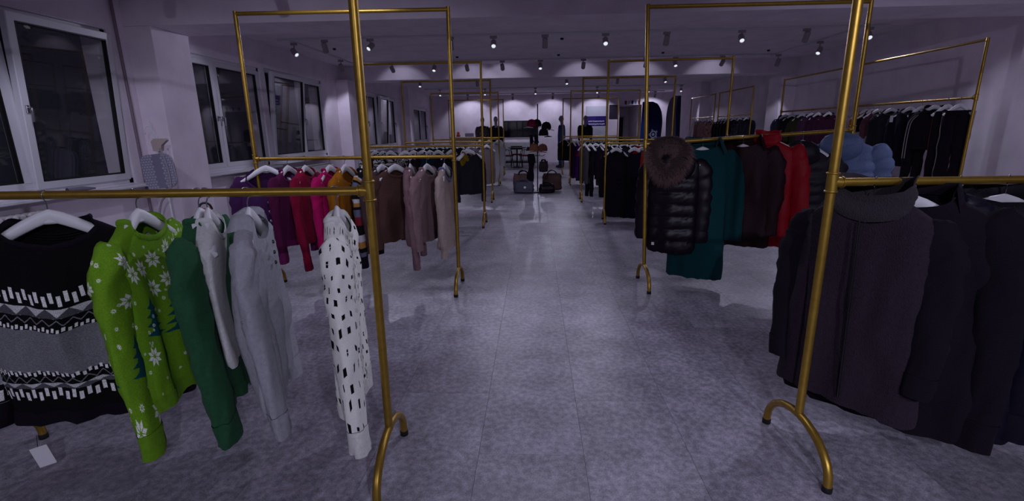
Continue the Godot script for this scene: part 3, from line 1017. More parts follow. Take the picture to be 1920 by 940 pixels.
func hood_mesh(g: Dictionary) -> MB:
	# a soft hood lying on the back (towards +z when the back faces the viewer)
	var m := MB.new()
	var P := PackedVector3Array()
	var k: float = g.get("hood", 1.0)
	var dirz: float = g.get("hoodz", 1.0)
	for j in 15:
		var f := j / 14.0
		var th := f * PI
		for i in 25:
			var a := TAU * i / 24.0
			var r := sin(th)
			var p := Vector3(cos(a) * r * 0.135, cos(th) * 0.125 - 0.06, sin(a) * r * 0.075 + 0.055 * dirz)
			var dent := smoothstep(0.35, 1.0, cos(th)) * 0.05 * (0.4 + 0.6 * absf(sin(a)))
			p.y -= dent
			p *= k
			var q := 1.0 + 0.12 * fn.get_noise_3d(p.x * 9.0 + g.seed, p.y * 9.0, p.z * 9.0) + 0.05 * fn.get_noise_3d(p.x * 28.0, p.y * 28.0 + g.seed, p.z * 28.0)
			P.append(Vector3(p.x * q, p.y * q + 0.02, p.z * q))
	m.grid(P, 25, 15, true)
	return m

# long or short trousers held by the waistband
func trousers(label: String, rackkey: String, s: float, yaw: float, length: float, m: Material, halfw := 0.13, stripe: Material = null, low := true, category := "trousers", called := "trousers") -> void:
	var at := on_rail(rackkey, s)
	var sd := float(counts.get("_seed", 0)) * 1.37 + 2.0
	counts["_seed"] = counts.get("_seed", 0) + 1
	hanger(at, yaw, hanger_label(label), 0.15)
	var t := thing(called, label, category, at, yaw)
	var top := -0.15
	var sides := 12 if low else 18
	var rows := 14 if low else 22
	for sg in [-1.0, 1.0]:
		var P := PackedVector3Array()
		for j in rows:
			var f := j / (rows - 1.0)
			for i in sides + 1:
				var a := TAU * i / sides
				var r := halfw * lerpf(0.56, 0.40, f)
				var nz := 1.0 + 0.18 * fn.get_noise_3d(cos(a) + sd, f * 5.0, sin(a) + sg * 4.0)
				P.append(Vector3(sg * halfw * lerpf(0.47, 0.5, f) + cos(a) * r * nz, top - f * length, sin(a) * r * 0.55 * nz + 0.02 * fn.get_noise_2d(f * 3.0, sd)))
		var mb := MB.new()
		mb.grid(P, sides + 1, rows, true)
		var leg := part(t, "leg", mb, m)
		if stripe != null:
			var q := PackedVector3Array()
			for j in rows:
				for e in [-0.012, 0.012]:
					var r := halfw * lerpf(0.56, 0.40, j / (rows - 1.0)) * 1.16
					q.append(Vector3(sg * halfw * lerpf(0.47, 0.5, j / (rows - 1.0)) + sg * r, top - j / (rows - 1.0) * length, e + 0.02 * fn.get_noise_2d(j / (rows - 1.0) * 3.0, sd)))
			var sb := MB.new()
			sb.grid(q, 2, rows, false)
			part(leg, "side_stripe", sb, stripe)
	var wb := MB.new()
	var W := PackedVector3Array()
	for j in 4:
		for i in 21:
			var a := TAU * i / 20.0
			W.append(Vector3(cos(a) * halfw * 1.04, top + 0.012 - j * 0.018, sin(a) * halfw * 0.34))
	wb.grid(W, 21, 4, true)
	part(t, "waistband", wb, m)

func button_row(t: Node3D, x: float, y0: float, y1: float, z: float, k: int, m: Material, r := 0.009) -> void:
	for i in k:
		var mb := MB.new()
		mb.xf = Transform3D(Basis(Vector3(1, 0, 0), PI * 0.5), Vector3(x, lerpf(y0, y1, i / maxf(1.0, k - 1.0)), z))
		mb.lathe([Vector2(0, 0.004), Vector2(r * 0.8, 0.004), Vector2(r, 0.002), Vector2(r, -0.003)], 12)
		part(t, "button", mb, m)

func tag_card(label: String, at: Vector3, yaw: float, size: Vector2, m: Material, tiltz := 0.0) -> void:
	var t := thing("price_tag", label, "price tag", at, yaw)
	var c := part(t, "card", bx(Vector3(0, -size.y * 0.5, 0), Vector3(size.x, size.y, 0.0016)), m)
	c.rotation_degrees.z = tiltz
	part(t, "string", tb([Vector3(0, 0, 0), Vector3(0.004, 0.05, -0.004)], 0.0012, 5), M.black_plastic)

# ------------------------------------------------------------------ printed fabrics
func img_fill(c: Color, w := 512, h := 512) -> Image:
	var im := Image.create(w, h, false, Image.FORMAT_RGB8)
	im.fill(c)
	return im

func speckle(im: Image, amt: float, seed_: int) -> void:
	var r := RandomNumberGenerator.new()
	r.seed = seed_
	for y in im.get_height():
		for x in im.get_width():
			var c := im.get_pixel(x, y)
			var k := 1.0 + r.randf_range(-amt, amt)
			im.set_pixel(x, y, Color(c.r * k, c.g * k, c.b * k))

func blot(im: Image, cx: float, cy: float, poly: PackedVector2Array, c: Color) -> void:
	var lo := Vector2(1e9, 1e9)
	var hi := -lo
	for p in poly:
		lo = lo.min(p)
		hi = hi.max(p)
	for y in range(int(cy + lo.y), int(cy + hi.y) + 1):
		for x in range(int(cx + lo.x), int(cx + hi.x) + 1):
			if y < 0 or y >= im.get_height(): continue
			if Geometry2D.is_point_in_polygon(Vector2(x - cx, y - cy), poly):
				im.set_pixel(posmod(x, im.get_width()), y, c)

func nordic_image() -> Image:
	var black := Color(0.035, 0.03, 0.04)
	var white := Color(0.86, 0.86, 0.85)
	var grey := Color(0.43, 0.43, 0.45)
	var W := 1024
	var H := 512
	var im := img_fill(black, W, H)
	var r := func(y0: float, y1: float, c: Color): im.fill_rect(Rect2i(0, int(y0 * H), W, int((y1 - y0) * H) + 1), c)
	var dashes := func(y0: float, y1: float, step: int, wd: int):
		var k := 0
		for x in range(0, W, step):
			var o := (y1 - y0) * 0.28 * (1 if k % 2 == 0 else -1) * 0.5
			im.fill_rect(Rect2i(x, int((y0 + o) * H) + 4, wd, int((y1 - y0) * H * 0.74)), white)
			k += 1
	var zig := func(y0: float, y1: float, c: Color, step: int, thick: int):
		var h := (y1 - y0) * H
		for x in W:
			var f := absf(fposmod(float(x) / step, 1.0) - 0.5) * 2.0
			im.fill_rect(Rect2i(x, int(y0 * H + f * (h - thick)), 1, thick), c)
	var tri := func(y0: float, y1: float, c: Color, step: int):
		var h := (y1 - y0) * H
		for x in W:
			var f := absf(fposmod(float(x) / step, 1.0) - 0.5) * 2.0
			im.fill_rect(Rect2i(x, int(y0 * H + f * h * 0.9), 1, int(h * (1.0 - f * 0.9)) + 1), c)
	dashes.call(0.225, 0.305, 14, 8)
	r.call(0.315, 0.365, Color(0.72, 0.72, 0.72))
	tri.call(0.315, 0.365, Color(0.28, 0.28, 0.30), 44)
	zig.call(0.372, 0.41, Color(0.45, 0.45, 0.47), 28, 4)
	dashes.call(0.412, 0.445, 10, 6)
	r.call(0.445, 0.69, grey)
	dashes.call(0.68, 0.712, 10, 6)
	zig.call(0.715, 0.755, Color(0.45, 0.45, 0.47), 28, 4)
	r.call(0.757, 0.785, Color(0.70, 0.70, 0.70))
	tri.call(0.757, 0.785, Color(0.30, 0.30, 0.32), 44)
	dashes.call(0.79, 0.86, 14, 8)
	speckle(im, 0.22, 3)
	return im

func nordic_sleeve_image() -> Image:
	var im := img_fill(Color(0.55, 0.55, 0.57), 256, 512)
	im.fill_rect(Rect2i(0, 0, 256, 90), Color(0.035, 0.03, 0.04))
	for y in [70, 112, 380, 430]:
		im.fill_rect(Rect2i(0, y, 256, 30), Color(0.035, 0.03, 0.04))
		for x in range(0, 256, 22):
			im.fill_rect(Rect2i(x, y + (3 if (x / 22) % 2 == 0 else 9), 13, 18), Color(0.86, 0.86, 0.85))
	im.fill_rect(Rect2i(0, 462, 256, 50), Color(0.035, 0.03, 0.04))
	speckle(im, 0.2, 4)
	return im

func flake(im: Image, cx: float, cy: float, r: float, c: Color) -> void:
	for k in 8:
		var a := TAU * k / 8.0 + 0.2
		var d := Vector2(cos(a), sin(a))
		var q := Vector2(-d.y, d.x)
		blot(im, cx, cy, PackedVector2Array([d * r * 0.12, d * r * 0.55 + q * r * 0.2, d * r, d * r * 0.55 - q * r * 0.2]), c)

func fir(im: Image, cx: float, cy: float, r: float, c: Color) -> void:
	for k in 4:
		var y := -r + k * r * 0.5
		var w := r * (0.45 + 0.2 * k)
		blot(im, cx, cy, PackedVector2Array([Vector2(0, y - r * 0.3), Vector2(w * 0.45, y + r * 0.25), Vector2(w, y + r * 0.42), Vector2(w * 0.5, y + r * 0.5), Vector2(0, y + r * 0.62), Vector2(-w * 0.5, y + r * 0.5), Vector2(-w, y + r * 0.42), Vector2(-w * 0.45, y + r * 0.25)]), c)

func lime_image(sleeve: bool) -> Image:
	var W := 256 if sleeve else 1024
	var im := img_fill(Color(0.41, 0.59, 0.12), W, 512)
	var w := Color(0.88, 0.9, 0.86)
	var r := RandomNumberGenerator.new()
	r.seed = 8
	var teal := Color(0.04, 0.30, 0.33)
	if sleeve:
		for p in [[70, 90], [170, 170], [60, 220], [190, 290], [120, 455], [40, 440], [210, 440]]:
			flake(im, p[0], p[1], 24, w)
		fir(im, 60, 340, 34, teal)
		fir(im, 180, 345, 36, teal)
	else:
		for p in [[150, 70], [220, 40], [300, 60], [360, 90], [190, 120], [270, 130], [420, 110], [110, 130], [330, 150], [90, 330], [430, 350], [200, 340], [660, 90], [760, 60], [860, 110]]:
			flake(im, p[0], p[1], 30, w)
		for p in [[170, 230], [280, 250], [380, 240], [640, 240], [760, 250], [880, 240]]:
			fir(im, p[0], p[1], 52, teal)
	for k in (40 if sleeve else 150):
		var x := r.randf_range(4, W - 4)
		var y := r.randf_range(20, 490)
		flake(im, x, y, r.randf_range(5, 8), w)
	speckle(im, 0.14, 5)
	return im

func dots_image(W: int) -> Image:
	var im := img_fill(Color(0.90, 0.90, 0.87), W, 512)
	var r := RandomNumberGenerator.new()
	r.seed = 5 + W
	var k := Color(0.04, 0.035, 0.045)
	var row := 0
	for y in range(14, 500, 34):
		for x in range(10 + (row % 2) * 18, W, 36):
			var a := r.randf_range(2.5, 7.0)
			var b := r.randf_range(4.0, 8.5)
			var sk := r.randf_range(-3.5, 3.5)
			var jx := x + r.randf_range(-4, 4)
			var jy := y + r.randf_range(-5, 5)
			blot(im, jx, jy, PackedVector2Array([Vector2(-a, -b + sk), Vector2(a, -b - sk), Vector2(a, b - sk), Vector2(-a, b + sk)]), k)
			if r.randf() < 0.15:
				blot(im, jx, jy, PackedVector2Array([Vector2(-a, -1), Vector2(a, -2), Vector2(a, 0), Vector2(-a, 1)]), Color(0.75, 0.75, 0.73))
		row += 1
	speckle(im, 0.05, 6)
	return im

func stripes_image(cols: Array, bands: Array, W := 128) -> Image:
	# repeating horizontal bands: colour index and height in pixels
	var im := img_fill(cols[0], W, 512)
	var y := 0
	var k := 0
	while y < 512:
		im.fill_rect(Rect2i(0, y, W, bands[k % bands.size()][1]), cols[bands[k % bands.size()][0]])
		y += bands[k % bands.size()][1]
		k += 1
	speckle(im, 0.10, 6)
	return im

func zebra_image(a: Color, b: Color, f: float, seed_: int) -> Image:
	var im := img_fill(a, 256, 512)
	for y in 512:
		for x in 256:
			if sin(x * f + 5.0 * fn.get_noise_2d(x * 0.012 + seed_, y * 0.012) + 2.0 * sin(y * 0.03)) * sin(y * f * 0.8 + 6.0 * fn.get_noise_2d(x * 0.01, y * 0.014 + seed_)) > 0.1:
				im.set_pixel(x, y, b)
	return im

func flower_image(base: Color, spots: Array, seed_: int) -> Image:
	var im := img_fill(base, 256, 256)
	var r := RandomNumberGenerator.new()
	r.seed = seed_
	for k in 160:
		flake(im, r.randf_range(0, 255), r.randf_range(0, 255), r.randf_range(6, 13), spots[k % spots.size()])
	return im

func far(d: Dictionary) -> Dictionary:
	d.merge({"nu": 24, "nv": 14, "ns": 10}, false)
	return d

func clothes() -> void:
	var k_black := cloth("black", Color(0.065, 0.035, 0.085), 0.9, 0.15)
	var k_char := cloth("charcoal", Color(0.14, 0.13, 0.16), 0.95, 0.2)
	var k_navy := cloth("navy", Color(0.05, 0.045, 0.115), 0.9, 0.15)
	var nyl_black := cloth("nylon_black", Color(0.075, 0.045, 0.085), 0.38, 0.0, 0.25, 14.0)
	var nyl_navy := cloth("nylon_navy", Color(0.055, 0.05, 0.115), 0.5, 0.0, 0.25, 14.0)
	# ---- first rack on the left
	var nordic := printed("nordic", nordic_image())
	var nordic_s := printed("nordic_sleeve", nordic_sleeve_image())
	var n := garment("sweater", "black and grey nordic patterned sweater with white dashes", "sweater", "L1", 1.19, 27, {"mat": nordic, "smat": nordic_s, "cmat": k_black, "len": 0.77, "shw": 0.235, "hemw": 0.262, "neck": 0.10, "nw": 0.115, "th": 0.085, "fold": 0.04, "sl": 0.66, "sr": 0.092, "out": 0.06, "fwd": 0.03, "tilt": 0.3, "half": 0.21, "hemmat": k_black, "nu": 72, "nv": 48})
	var nl := MB.new()
	var lp := []
	for i in 9:
		lp.append(Vector3(lerpf(-0.1, 0.1, i / 8.0), -0.155 + 0.02 * pow((i - 4) / 4.0, 2.0), -0.045))
	for dy in [0.0, -0.010, -0.020]:
		var q := []
		for p in lp: q.append(p + Vector3(0, dy, 0.001))
		nl.tube(q, 0.0022, 6)
	part(n, "neck_tape", nl, k_black)
	tag_card("white paper tag below the black and grey nordic sweater", Vector3(-2.0, 0.16, -1.62), 20, Vector2(0.06, 0.09), M.white_plastic, 12)
	garment("sweater", "lime green sweater knitted with white snowflakes and dark fir trees", "sweater", "L1", 0.86, 103, {"mat": printed("lime", lime_image(false)), "smat": printed("lime_sleeve", lime_image(true)), "cmat": cloth("lime_rib", Color(0.41, 0.59, 0.12)), "len": 0.66, "shw": 0.225, "hemw": 0.24, "th": 0.075, "fold": 0.035, "sl": 0.72, "sr": 0.085, "fwd": 0.03, "nu": 64, "nv": 44, "swing": 0.05})
	tag_card("small black hang tag under the lime green sweater", Vector3(-1.34, 0.345, -1.74), 30, Vector2(0.05, 0.08), M.black_plastic, 4)
	garment("sweatshirt", "plain leaf green sweatshirt next to the lime sweater", "sweatshirt", "L1", 0.63, 108, {"mat": cloth("leaf", Color(0.15, 0.33, 0.21), 0.95, 0.3), "len": 0.66, "th": 0.06, "fold": 0.022, "sl": 0.68, "sr": 0.10, "fwd": 0.05, "swing": 0.06, "nu": 56, "nv": 40})
	garment("top", "plain white sleeveless top behind the leaf green sweatshirt", "top", "L1", 0.6, 117, {"mat": cloth("offwhite", Color(0.80, 0.80, 0.79)), "len": 0.50, "th": 0.02, "fold": 0.010, "sleeves": false, "hemrib": false, "swing": 0.1})
	var polo := garment("polo_shirt", "light grey collared long-sleeved shirt beside the white dappled sweater", "shirt", "L1", 0.45, 111, {"mat": cloth("heather", Color(0.62, 0.62, 0.65)), "collar": "polo", "len": 0.68, "th": 0.055, "fold": 0.042, "sl": 0.66, "sr": 0.08, "fwd": 0.05, "hemrib": false, "nu": 56, "nv": 40})
	button_row(polo, 0.0, -0.19, -0.27, 0.068, 3, M.black_plastic, 0.007)
	garment("sweater", "white sweater dappled with black blocks at the gold post", "sweater", "L1", 0.125, 107, {"mat": printed("dots", dots_image(1024)), "smat": printed("dots_sleeve", dots_image(300)), "cmat": cloth("dots_rib", Color(0.88, 0.88, 0.86)), "len": 0.70, "th": 0.05, "fold": 0.022, "sl": 0.72, "sr": 0.085, "fwd": 0.02, "swing": 0.0, "nu": 64, "nv": 44, "sflat": 1.15})
	# ---- second rack on the left
	var cd := garment("cardigan", "purple button cardigan at the window end of the rack", "cardigan", "L2", 1.615, 22, {"mat": cloth("purple", Color(0.26, 0.12, 0.31)), "len": 0.50, "neck": 0.20, "nw": 0.09, "shw": 0.22, "hemw": 0.22, "sl": 0.46, "th": 0.06, "collar": "crew"})
	button_row(cd, 0.0, -0.36, -0.60, 0.082, 4, M.chrome, 0.012)
	garment("sweater", "dark plum corduroy sweater next to the purple cardigan", "sweater", "L2", 1.425, 84, {"mat": cloth("plum", Color(0.32, 0.07, 0.24)), "cmat": cloth("plum_rib", Color(0.40, 0.10, 0.32)), "len": 0.62, "sl": 0.66, "neck": 0.12})
	garment("sweater", "raspberry red sweater between the plum and the hot pink ones", "sweater", "L2", 1.275, 90, {"mat": cloth("raspberry", Color(0.50, 0.03, 0.19)), "len": 0.60, "sl": 0.72, "fwd": 0.05})
	garment("sweater", "hot pink sweater between the raspberry and the mustard ones", "sweater", "L2", 1.065, 82, {"mat": cloth("hotpink", Color(0.70, 0.05, 0.36)), "len": 0.64, "sl": 0.62})
	garment("sweater", "mustard yellow sweater next to the hot pink one", "sweater", "L2", 0.935, 84, {"mat": cloth("mustard", Color(0.62, 0.38, 0.07)), "len": 0.66, "sl": 0.70, "neck": 0.14})
	var multi := printed("multi", stripes_image([Color(0.05, 0.04, 0.06), Color(0.72, 0.70, 0.72), Color(0.45, 0.12, 0.16), Color(0.62, 0.45, 0.22), Color(0.35, 0.36, 0.44)], [[0, 40], [1, 26], [3, 22], [0, 14], [4, 34], [2, 36]]))
	garment("sweater", "multicoloured banded sweater behind the gold post", "sweater", "L2", 0.775, 92, {"mat": multi, "cmat": k_black, "len": 0.66, "sl": 0.70})
	garment("sweater", "taupe brown knit sweater next to the rust brown one", "sweater", "L2", 0.62, 70, {"mat": cloth("taupe", Color(0.28, 0.21, 0.22)), "len": 0.58, "sl": 0.56, "fold": 0.034, "th": 0.075})
	garment("sweater", "rust brown sweater between the taupe and the dusty rose ones", "sweater", "L2", 0.505, 52, {"mat": cloth("rust", Color(0.31, 0.21, 0.19)), "len": 0.60, "sl": 0.56, "fold": 0.03, "th": 0.075})
	garment("sweater", "dusty rose sweater with one sleeve hanging lowest", "sweater", "L2", 0.375, 96, {"mat": cloth("rose", Color(0.48, 0.37, 0.39)), "len": 0.62, "sl": 0.72, "th": 0.05, "fwd": 0.04})
	garment("sweater", "pale pink beige sweater between dusty rose and cream ones", "sweater", "L2", 0.235, 74, {"mat": cloth("pinkbeige", Color(0.52, 0.42, 0.43)), "len": 0.60, "sl": 0.56})
	garment("sweater", "cream sweater with grey blue neckline at the aisle end", "sweater", "L2", 0.085, 88, {"mat": cloth("cream", Color(0.63, 0.56, 0.53)), "cuffmat": M.cream, "hemmat": M.cream, "cmat": cloth("greyblue", Color(0.42, 0.42, 0.55)), "len": 0.66, "sl": 0.62, "neck": 0.11})
	# ---- third rack on the left
	var zeb := printed("zebra", zebra_image(Color(0.05, 0.04, 0.06), Color(0.72, 0.70, 0.70), 0.14, 3))
	var zeb2 := printed("zebra_fine", zebra_image(Color(0.06, 0.05, 0.07), Color(0.62, 0.60, 0.62), 0.24, 9))
	var band := printed("bands", stripes_image([Color(0.04, 0.035, 0.05), Color(0.74, 0.66, 0.62)], [[1, 44], [0, 30]]))
	garment("blouse", "white blouse with bold black curls, first on the charcoal sweater's rack", "blouse", "L3", 1.58, 50, far({"mat": zeb, "cmat": k_black, "len": 0.6}))
	garment("blouse", "white and black swirl blouse third from the window end", "blouse", "L3", 1.36, 48, far({"mat": zeb, "cmat": k_black, "len": 0.62, "seed": 44.0}))
	garment("top", "plain black top between the two curl-patterned blouses", "top", "L3", 1.47, 60, far({"mat": k_black, "len": 0.6}))
	trousers("wide black trousers hanging flat beside the patterned dresses", "L3", 1.14, 12, 0.72, k_black, 0.16)
	garment("dress", "black dress with fine white squiggles", "dress", "L3", 1.02, 40, far({"mat": zeb2, "cmat": k_black, "len": 0.72, "sl": 0.5, "collar": "none"}))
	garment("dress", "black and pale banded dress beside the squiggle dress", "dress", "L3", 0.885, 22, far({"mat": band, "smat": k_black, "cmat": k_black, "len": 0.70, "shw": 0.17, "hemw": 0.17, "sl": 0.4}))
	garment("top", "black top between the banded dress and the dark teal one", "top", "L3", 0.78, 50, far({"mat": k_black, "len": 0.65}))
	garment("sweater", "dark teal sweater beside the black tops", "sweater", "L3", 0.66, 35, far({"mat": cloth("darkteal", Color(0.05, 0.13, 0.18)), "len": 0.66}))
	garment("top", "black top between the dark teal and the charcoal sweaters", "top", "L3", 0.47, 45, far({"mat": k_black, "len": 0.62, "sl": 0.5}))
	garment("top", "mustard yellow top peeping out above the charcoal sweater", "top", "L3", 0.23, 55, far({"mat": cloth("dull_yellow", Color(0.48, 0.38, 0.08)), "len": 0.12, "sl": 0.08, "shw": 0.1, "hemw": 0.08, "sr": 0.04, "hemrib": false}))
	garment("sweater", "charcoal ribbed sweater hanging flat at the aisle end", "sweater", "L3", 0.20, 18, far({"mat": k_char, "len": 0.60, "shw": 0.17, "hemw": 0.165, "sl": 0.62, "sr": 0.055, "nu": 36, "nv": 24}))
	# ---- fourth to sixth racks on the left
	var greige := cloth("greige", Color(0.46, 0.41, 0.42))
	var pale := cloth("pale", Color(0.66, 0.64, 0.68))
	garment("dress", "long greige dress at the aisle end of the fourth left rack", "dress", "L4", 0.10, 48, far({"mat": greige, "len": 0.72, "sleeves": false, "hemw": 0.2}))
	garment("dress", "long warm grey dress second from the aisle on that rack", "dress", "L4", 0.25, 50, far({"mat": cloth("warmgrey", Color(0.40, 0.35, 0.37)), "len": 0.72, "sl": 0.5}))
	garment("dress", "long pale grey dress third from the aisle on that rack", "dress", "L4", 0.40, 50, far({"mat": pale, "len": 0.70, "sl": 0.5}))
	for i in 5:
		garment("top", "dark top in the row behind the charcoal sweater's rack", "top", "L4", 0.62 + 0.2 * i, 40, far({"mat": [k_black, k_char, k_navy][i % 3], "len": 0.62}), "dark tops behind the charcoal sweater's rack")
	garment("dress", "long white dress at the aisle end of the fifth left rack", "dress", "L5", 0.08, 50, far({"mat": cloth("white", Color(0.78, 0.77, 0.80)), "len": 0.98, "sl": 0.5, "hemw": 0.22}))
	garment("dress", "long off-white dress second from the aisle end there", "dress", "L5", 0.24, 50, far({"mat": M.pale, "len": 0.95, "sl": 0.5, "hemw": 0.22}))
	garment("dress", "long light beige dress third from the aisle end there", "dress", "L5", 0.42, 50, far({"mat": M.greige, "len": 0.9, "sl": 0.5}))
	for i in 3:
		garment("blouse", "pale blouse on the last left rack near the suited mannequin", "blouse", "L6", 0.15 + 0.3 * i, 55, far({"mat": [M.white, M.pale, M.greige][i], "len": 0.62, "sl": 0.5}), "pale blouses on the last left rack")
	# ---- first rack on the right: heavy dark coats
	var fleece := cloth("fleece", Color(0.16, 0.12, 0.165), 1.0, 0.3, 0.9, 7.0)
	var c1 := garment("fleece_jacket", "charcoal fleece jacket with high collar and black sleeves", "jacket", "R1", 0.165, -48, {"mat": fleece, "smat": k_black, "cmat": cloth("fleece_collar", Color(0.19, 0.17, 0.19), 1.0, 0.35, 0.9, 7.0), "cuffmat": k_black, "collar": "stand", "ch": 0.10, "len": 0.82, "shw": 0.215, "hemw": 0.25, "th": 0.07, "nth": 0.06, "nw": 0.115, "fold": 0.026, "sl": 0.60, "sr": 0.075, "out": 0.02, "fwd": 0.05, "hemrib": false, "half": 0.22, "nu": 64, "nv": 44, "gather": 0.0, "y": -0.075, "tilt": 0.4})
	part(c1, "zip", tb(spline([Vector3(-0.01, -0.14, 0.088), Vector3(0.0, -0.45, 0.09), Vector3(0.01, -0.86, 0.085)], 6), 0.004, 6), M.black_plastic)
	garment("coat", "black wool coat behind the charcoal fleece jacket", "coat", "R1", 0.32, -48, {"mat": k_black, "collar": "coat", "len": 0.92, "shw": 0.25, "hemw": 0.29, "th": 0.075, "nth": 0.06, "nw": 0.11, "fold": 0.035, "sl": 0.82, "sr": 0.088, "out": 0.05, "hemrib": false, "half": 0.22, "neck": 0.04, "y": -0.05, "gather": 0.0})
	garment("puffer_jacket", "navy hooded padded jacket between the black and the slate coats", "jacket", "R1", 0.48, -48, {"mat": nyl_navy, "collar": "hood", "hood": 0.95, "len": 0.86, "shw": 0.26, "hemw": 0.29, "th": 0.085, "nth": 0.06, "fold": 0.03, "puff": 0.012, "pitch": 0.15, "sl": 0.74, "sr": 0.095, "hemrib": false, "half": 0.22, "gather": 0.03})
	garment("coat", "slate grey coat with upturned collar beside the navy jacket", "coat", "R1", 0.66, -48, {"mat": cloth("slate", Color(0.11, 0.10, 0.13), 0.6), "collar": "stand", "ch": 0.09, "len": 0.88, "shw": 0.25, "hemw": 0.29, "th": 0.08, "sl": 0.72, "sr": 0.09, "hemrib": false, "half": 0.22})
	garment("coat", "long black quilted coat at the far end past the slate coat", "coat", "R1", 0.84, -48, {"mat": nyl_black, "collar": "stand", "len": 0.95, "shw": 0.25, "hemw": 0.28, "th": 0.08, "puff": 0.014, "pitch": 0.11, "sl": 0.75, "sr": 0.09, "hemrib": false, "half": 0.22})
	# ---- second rack on the right: coats
	var parka := garment("puffer_coat", "black quilted parka with a big brown fur hood", "coat", "R2", 0.25, -20, {"mat": nyl_black, "collar": "none", "len": 0.84, "shw": 0.205, "hemw": 0.205, "th": 0.10, "nth": 0.07, "fold": 0.012, "puff": 0.020, "pitch": 0.105, "sl": 0.64, "sr": 0.078, "out": 0.03, "hemrib": false, "gather": 0.08, "taper": 0.75, "sfold": 0.2, "nu": 56, "nv": 64})
	fur_hood(parka)
	part(parka, "logo_patch", bx(Vector3(-0.135, -0.86, 0.098), Vector3(0.024, 0.026, 0.012), 0.002), M.white_plastic, "tiny white logo patch at the hem")
	garment("coat", "long teal green wool coat with a wide collar", "coat", "R2", 0.47, -27, {"mat": cloth("teal", Color(0.02, 0.21, 0.23), 0.95, 0.45), "collar": "coat", "neck": 0.035, "y": -0.045, "cw": 0.085, "ch": 0.13, "len": 1.13, "shw": 0.215, "hemw": 0.235, "th": 0.085, "nth": 0.06, "nw": 0.11, "fold": 0.02, "sl": 0.68, "sr": 0.085, "out": 0.075, "out2": 0.3, "hemrib": false, "gather": 0.0, "cuff": false, "taper": 0.8, "sfold": 0.2, "nu": 52, "nv": 40})
	garment("jacket", "dark burgundy jacket between the teal coat and the red jacket", "jacket", "R2", 0.8, -30, {"mat": cloth("burgundy", Color(0.135, 0.03, 0.075), 0.6, 0.2, 0.3), "collar": "coat", "neck": 0.035, "y": -0.04, "cw": 0.07, "ch": 0.12, "len": 0.86, "shw": 0.225, "hemw": 0.27, "th": 0.09, "nth": 0.06, "nw": 0.11, "fold": 0.03, "sl": 0.66, "sr": 0.09, "out": 0.04, "hemrib": false, "gather": 0.0, "nu": 52, "nv": 40})
	garment("puffer_jacket", "bright red padded jacket with upright ruffled collar", "jacket", "R2", 1.0, -40, {"mat": cloth("red", Color(0.56, 0.0, 0.09), 0.55, 0.2, 0.25), "collar": "stand", "neck": 0.04, "y": -0.045, "ch": 0.09, "len": 0.86, "shw": 0.22, "hemw": 0.24, "th": 0.09, "nth": 0.065, "fold": 0.025, "sl": 0.72, "sr": 0.09, "out": 0.08, "hemrib": false, "gather": 0.05, "nu": 52, "nv": 40})
	garment("puffer_jacket", "dark grey hooded puffer jacket beside the red jacket", "jacket", "R2", 1.28, -30, {"mat": cloth("dkgrey_nylon", Color(0.11, 0.09, 0.125), 0.5, 0.1, 0.25), "collar": "hood", "len": 0.78, "shw": 0.225, "hemw": 0.23, "th": 0.12, "fold": 0.012, "puff": 0.016, "pitch": 0.075, "sl": 0.60, "sr": 0.088, "hemrib": false, "gather": 0.06, "nu": 48, "nv": 52, "y": -0.12})
	garment("puffer_jacket", "light blue hooded puffer jacket at the wall end", "jacket", "R2", 1.6, -32, {"mat": cloth("ltblue", Color(0.36, 0.42, 0.56), 0.5, 0.15, 0.25), "collar": "hood", "hood": 1.1, "len": 0.66, "shw": 0.25, "hemw": 0.25, "th": 0.13, "fold": 0.012, "puff": 0.024, "pitch": 0.085, "sl": 0.52, "sr": 0.10, "hemrib": false, "gather": 0.08, "sfold": 0.15, "nu": 48, "nv": 52, "y": -0.075})
	# ---- third rack on the right
	garment("coat", "long black coat at the post, one of two hanging flat", "coat", "R3", 0.15, -14, far({"mat": k_black, "len": 0.98, "shw": 0.17, "hemw": 0.16, "sl": 0.6, "hemrib": false, "th": 0.06, "half": 0.17}))
	garment("coat", "wide long dark navy coat hanging flat beside the black one", "coat", "R3", 0.41, -14, far({"mat": k_navy, "len": 1.0, "shw": 0.18, "hemw": 0.18, "sl": 0.6, "hemrib": false, "th": 0.06, "half": 0.17}))
	garment("top", "orange red top tucked behind the navy coat", "top", "R3", 0.52, -40, far({"mat": cloth("orange", Color(0.62, 0.10, 0.08)), "len": 0.4, "sl": 0.2, "y": -0.06, "shw": 0.15}))
	for i in 5:
		garment("jacket", "dark jacket in the row behind the teal coat", "jacket", "R3", 0.72 + i * 0.2, -35, far({"mat": [k_black, k_char, cloth("wine", Color(0.16, 0.05, 0.09)), k_navy, k_black][i], "len": 0.66}), "dark jackets behind the teal coat")
	# ---- fourth rack on the right
	trousers("mid grey trousers at the aisle end beside the black leggings", "R4", 0.05, -50, 0.68, cloth("midgrey", Color(0.26, 0.24, 0.27)), 0.12)
	trousers("long black leggings reaching almost to the floor", "R4", 0.16, -45, 0.93, k_black, 0.11, null, true, "leggings", "leggings")
	garment("sweater", "black sweater between the black leggings and the grey joggers", "sweater", "R4", 0.27, -40, far({"mat": k_black, "len": 0.56, "shw": 0.18, "hemw": 0.18, "sl": 0.5}))
	trousers("grey joggers between two black sweaters", "R4", 0.37, -42, 0.72, M.midgrey, 0.11)
	garment("sweater", "black sweater past the grey joggers", "sweater", "R4", 0.48, -40, far({"mat": k_black, "len": 0.6, "shw": 0.18, "hemw": 0.18, "sl": 0.56}))
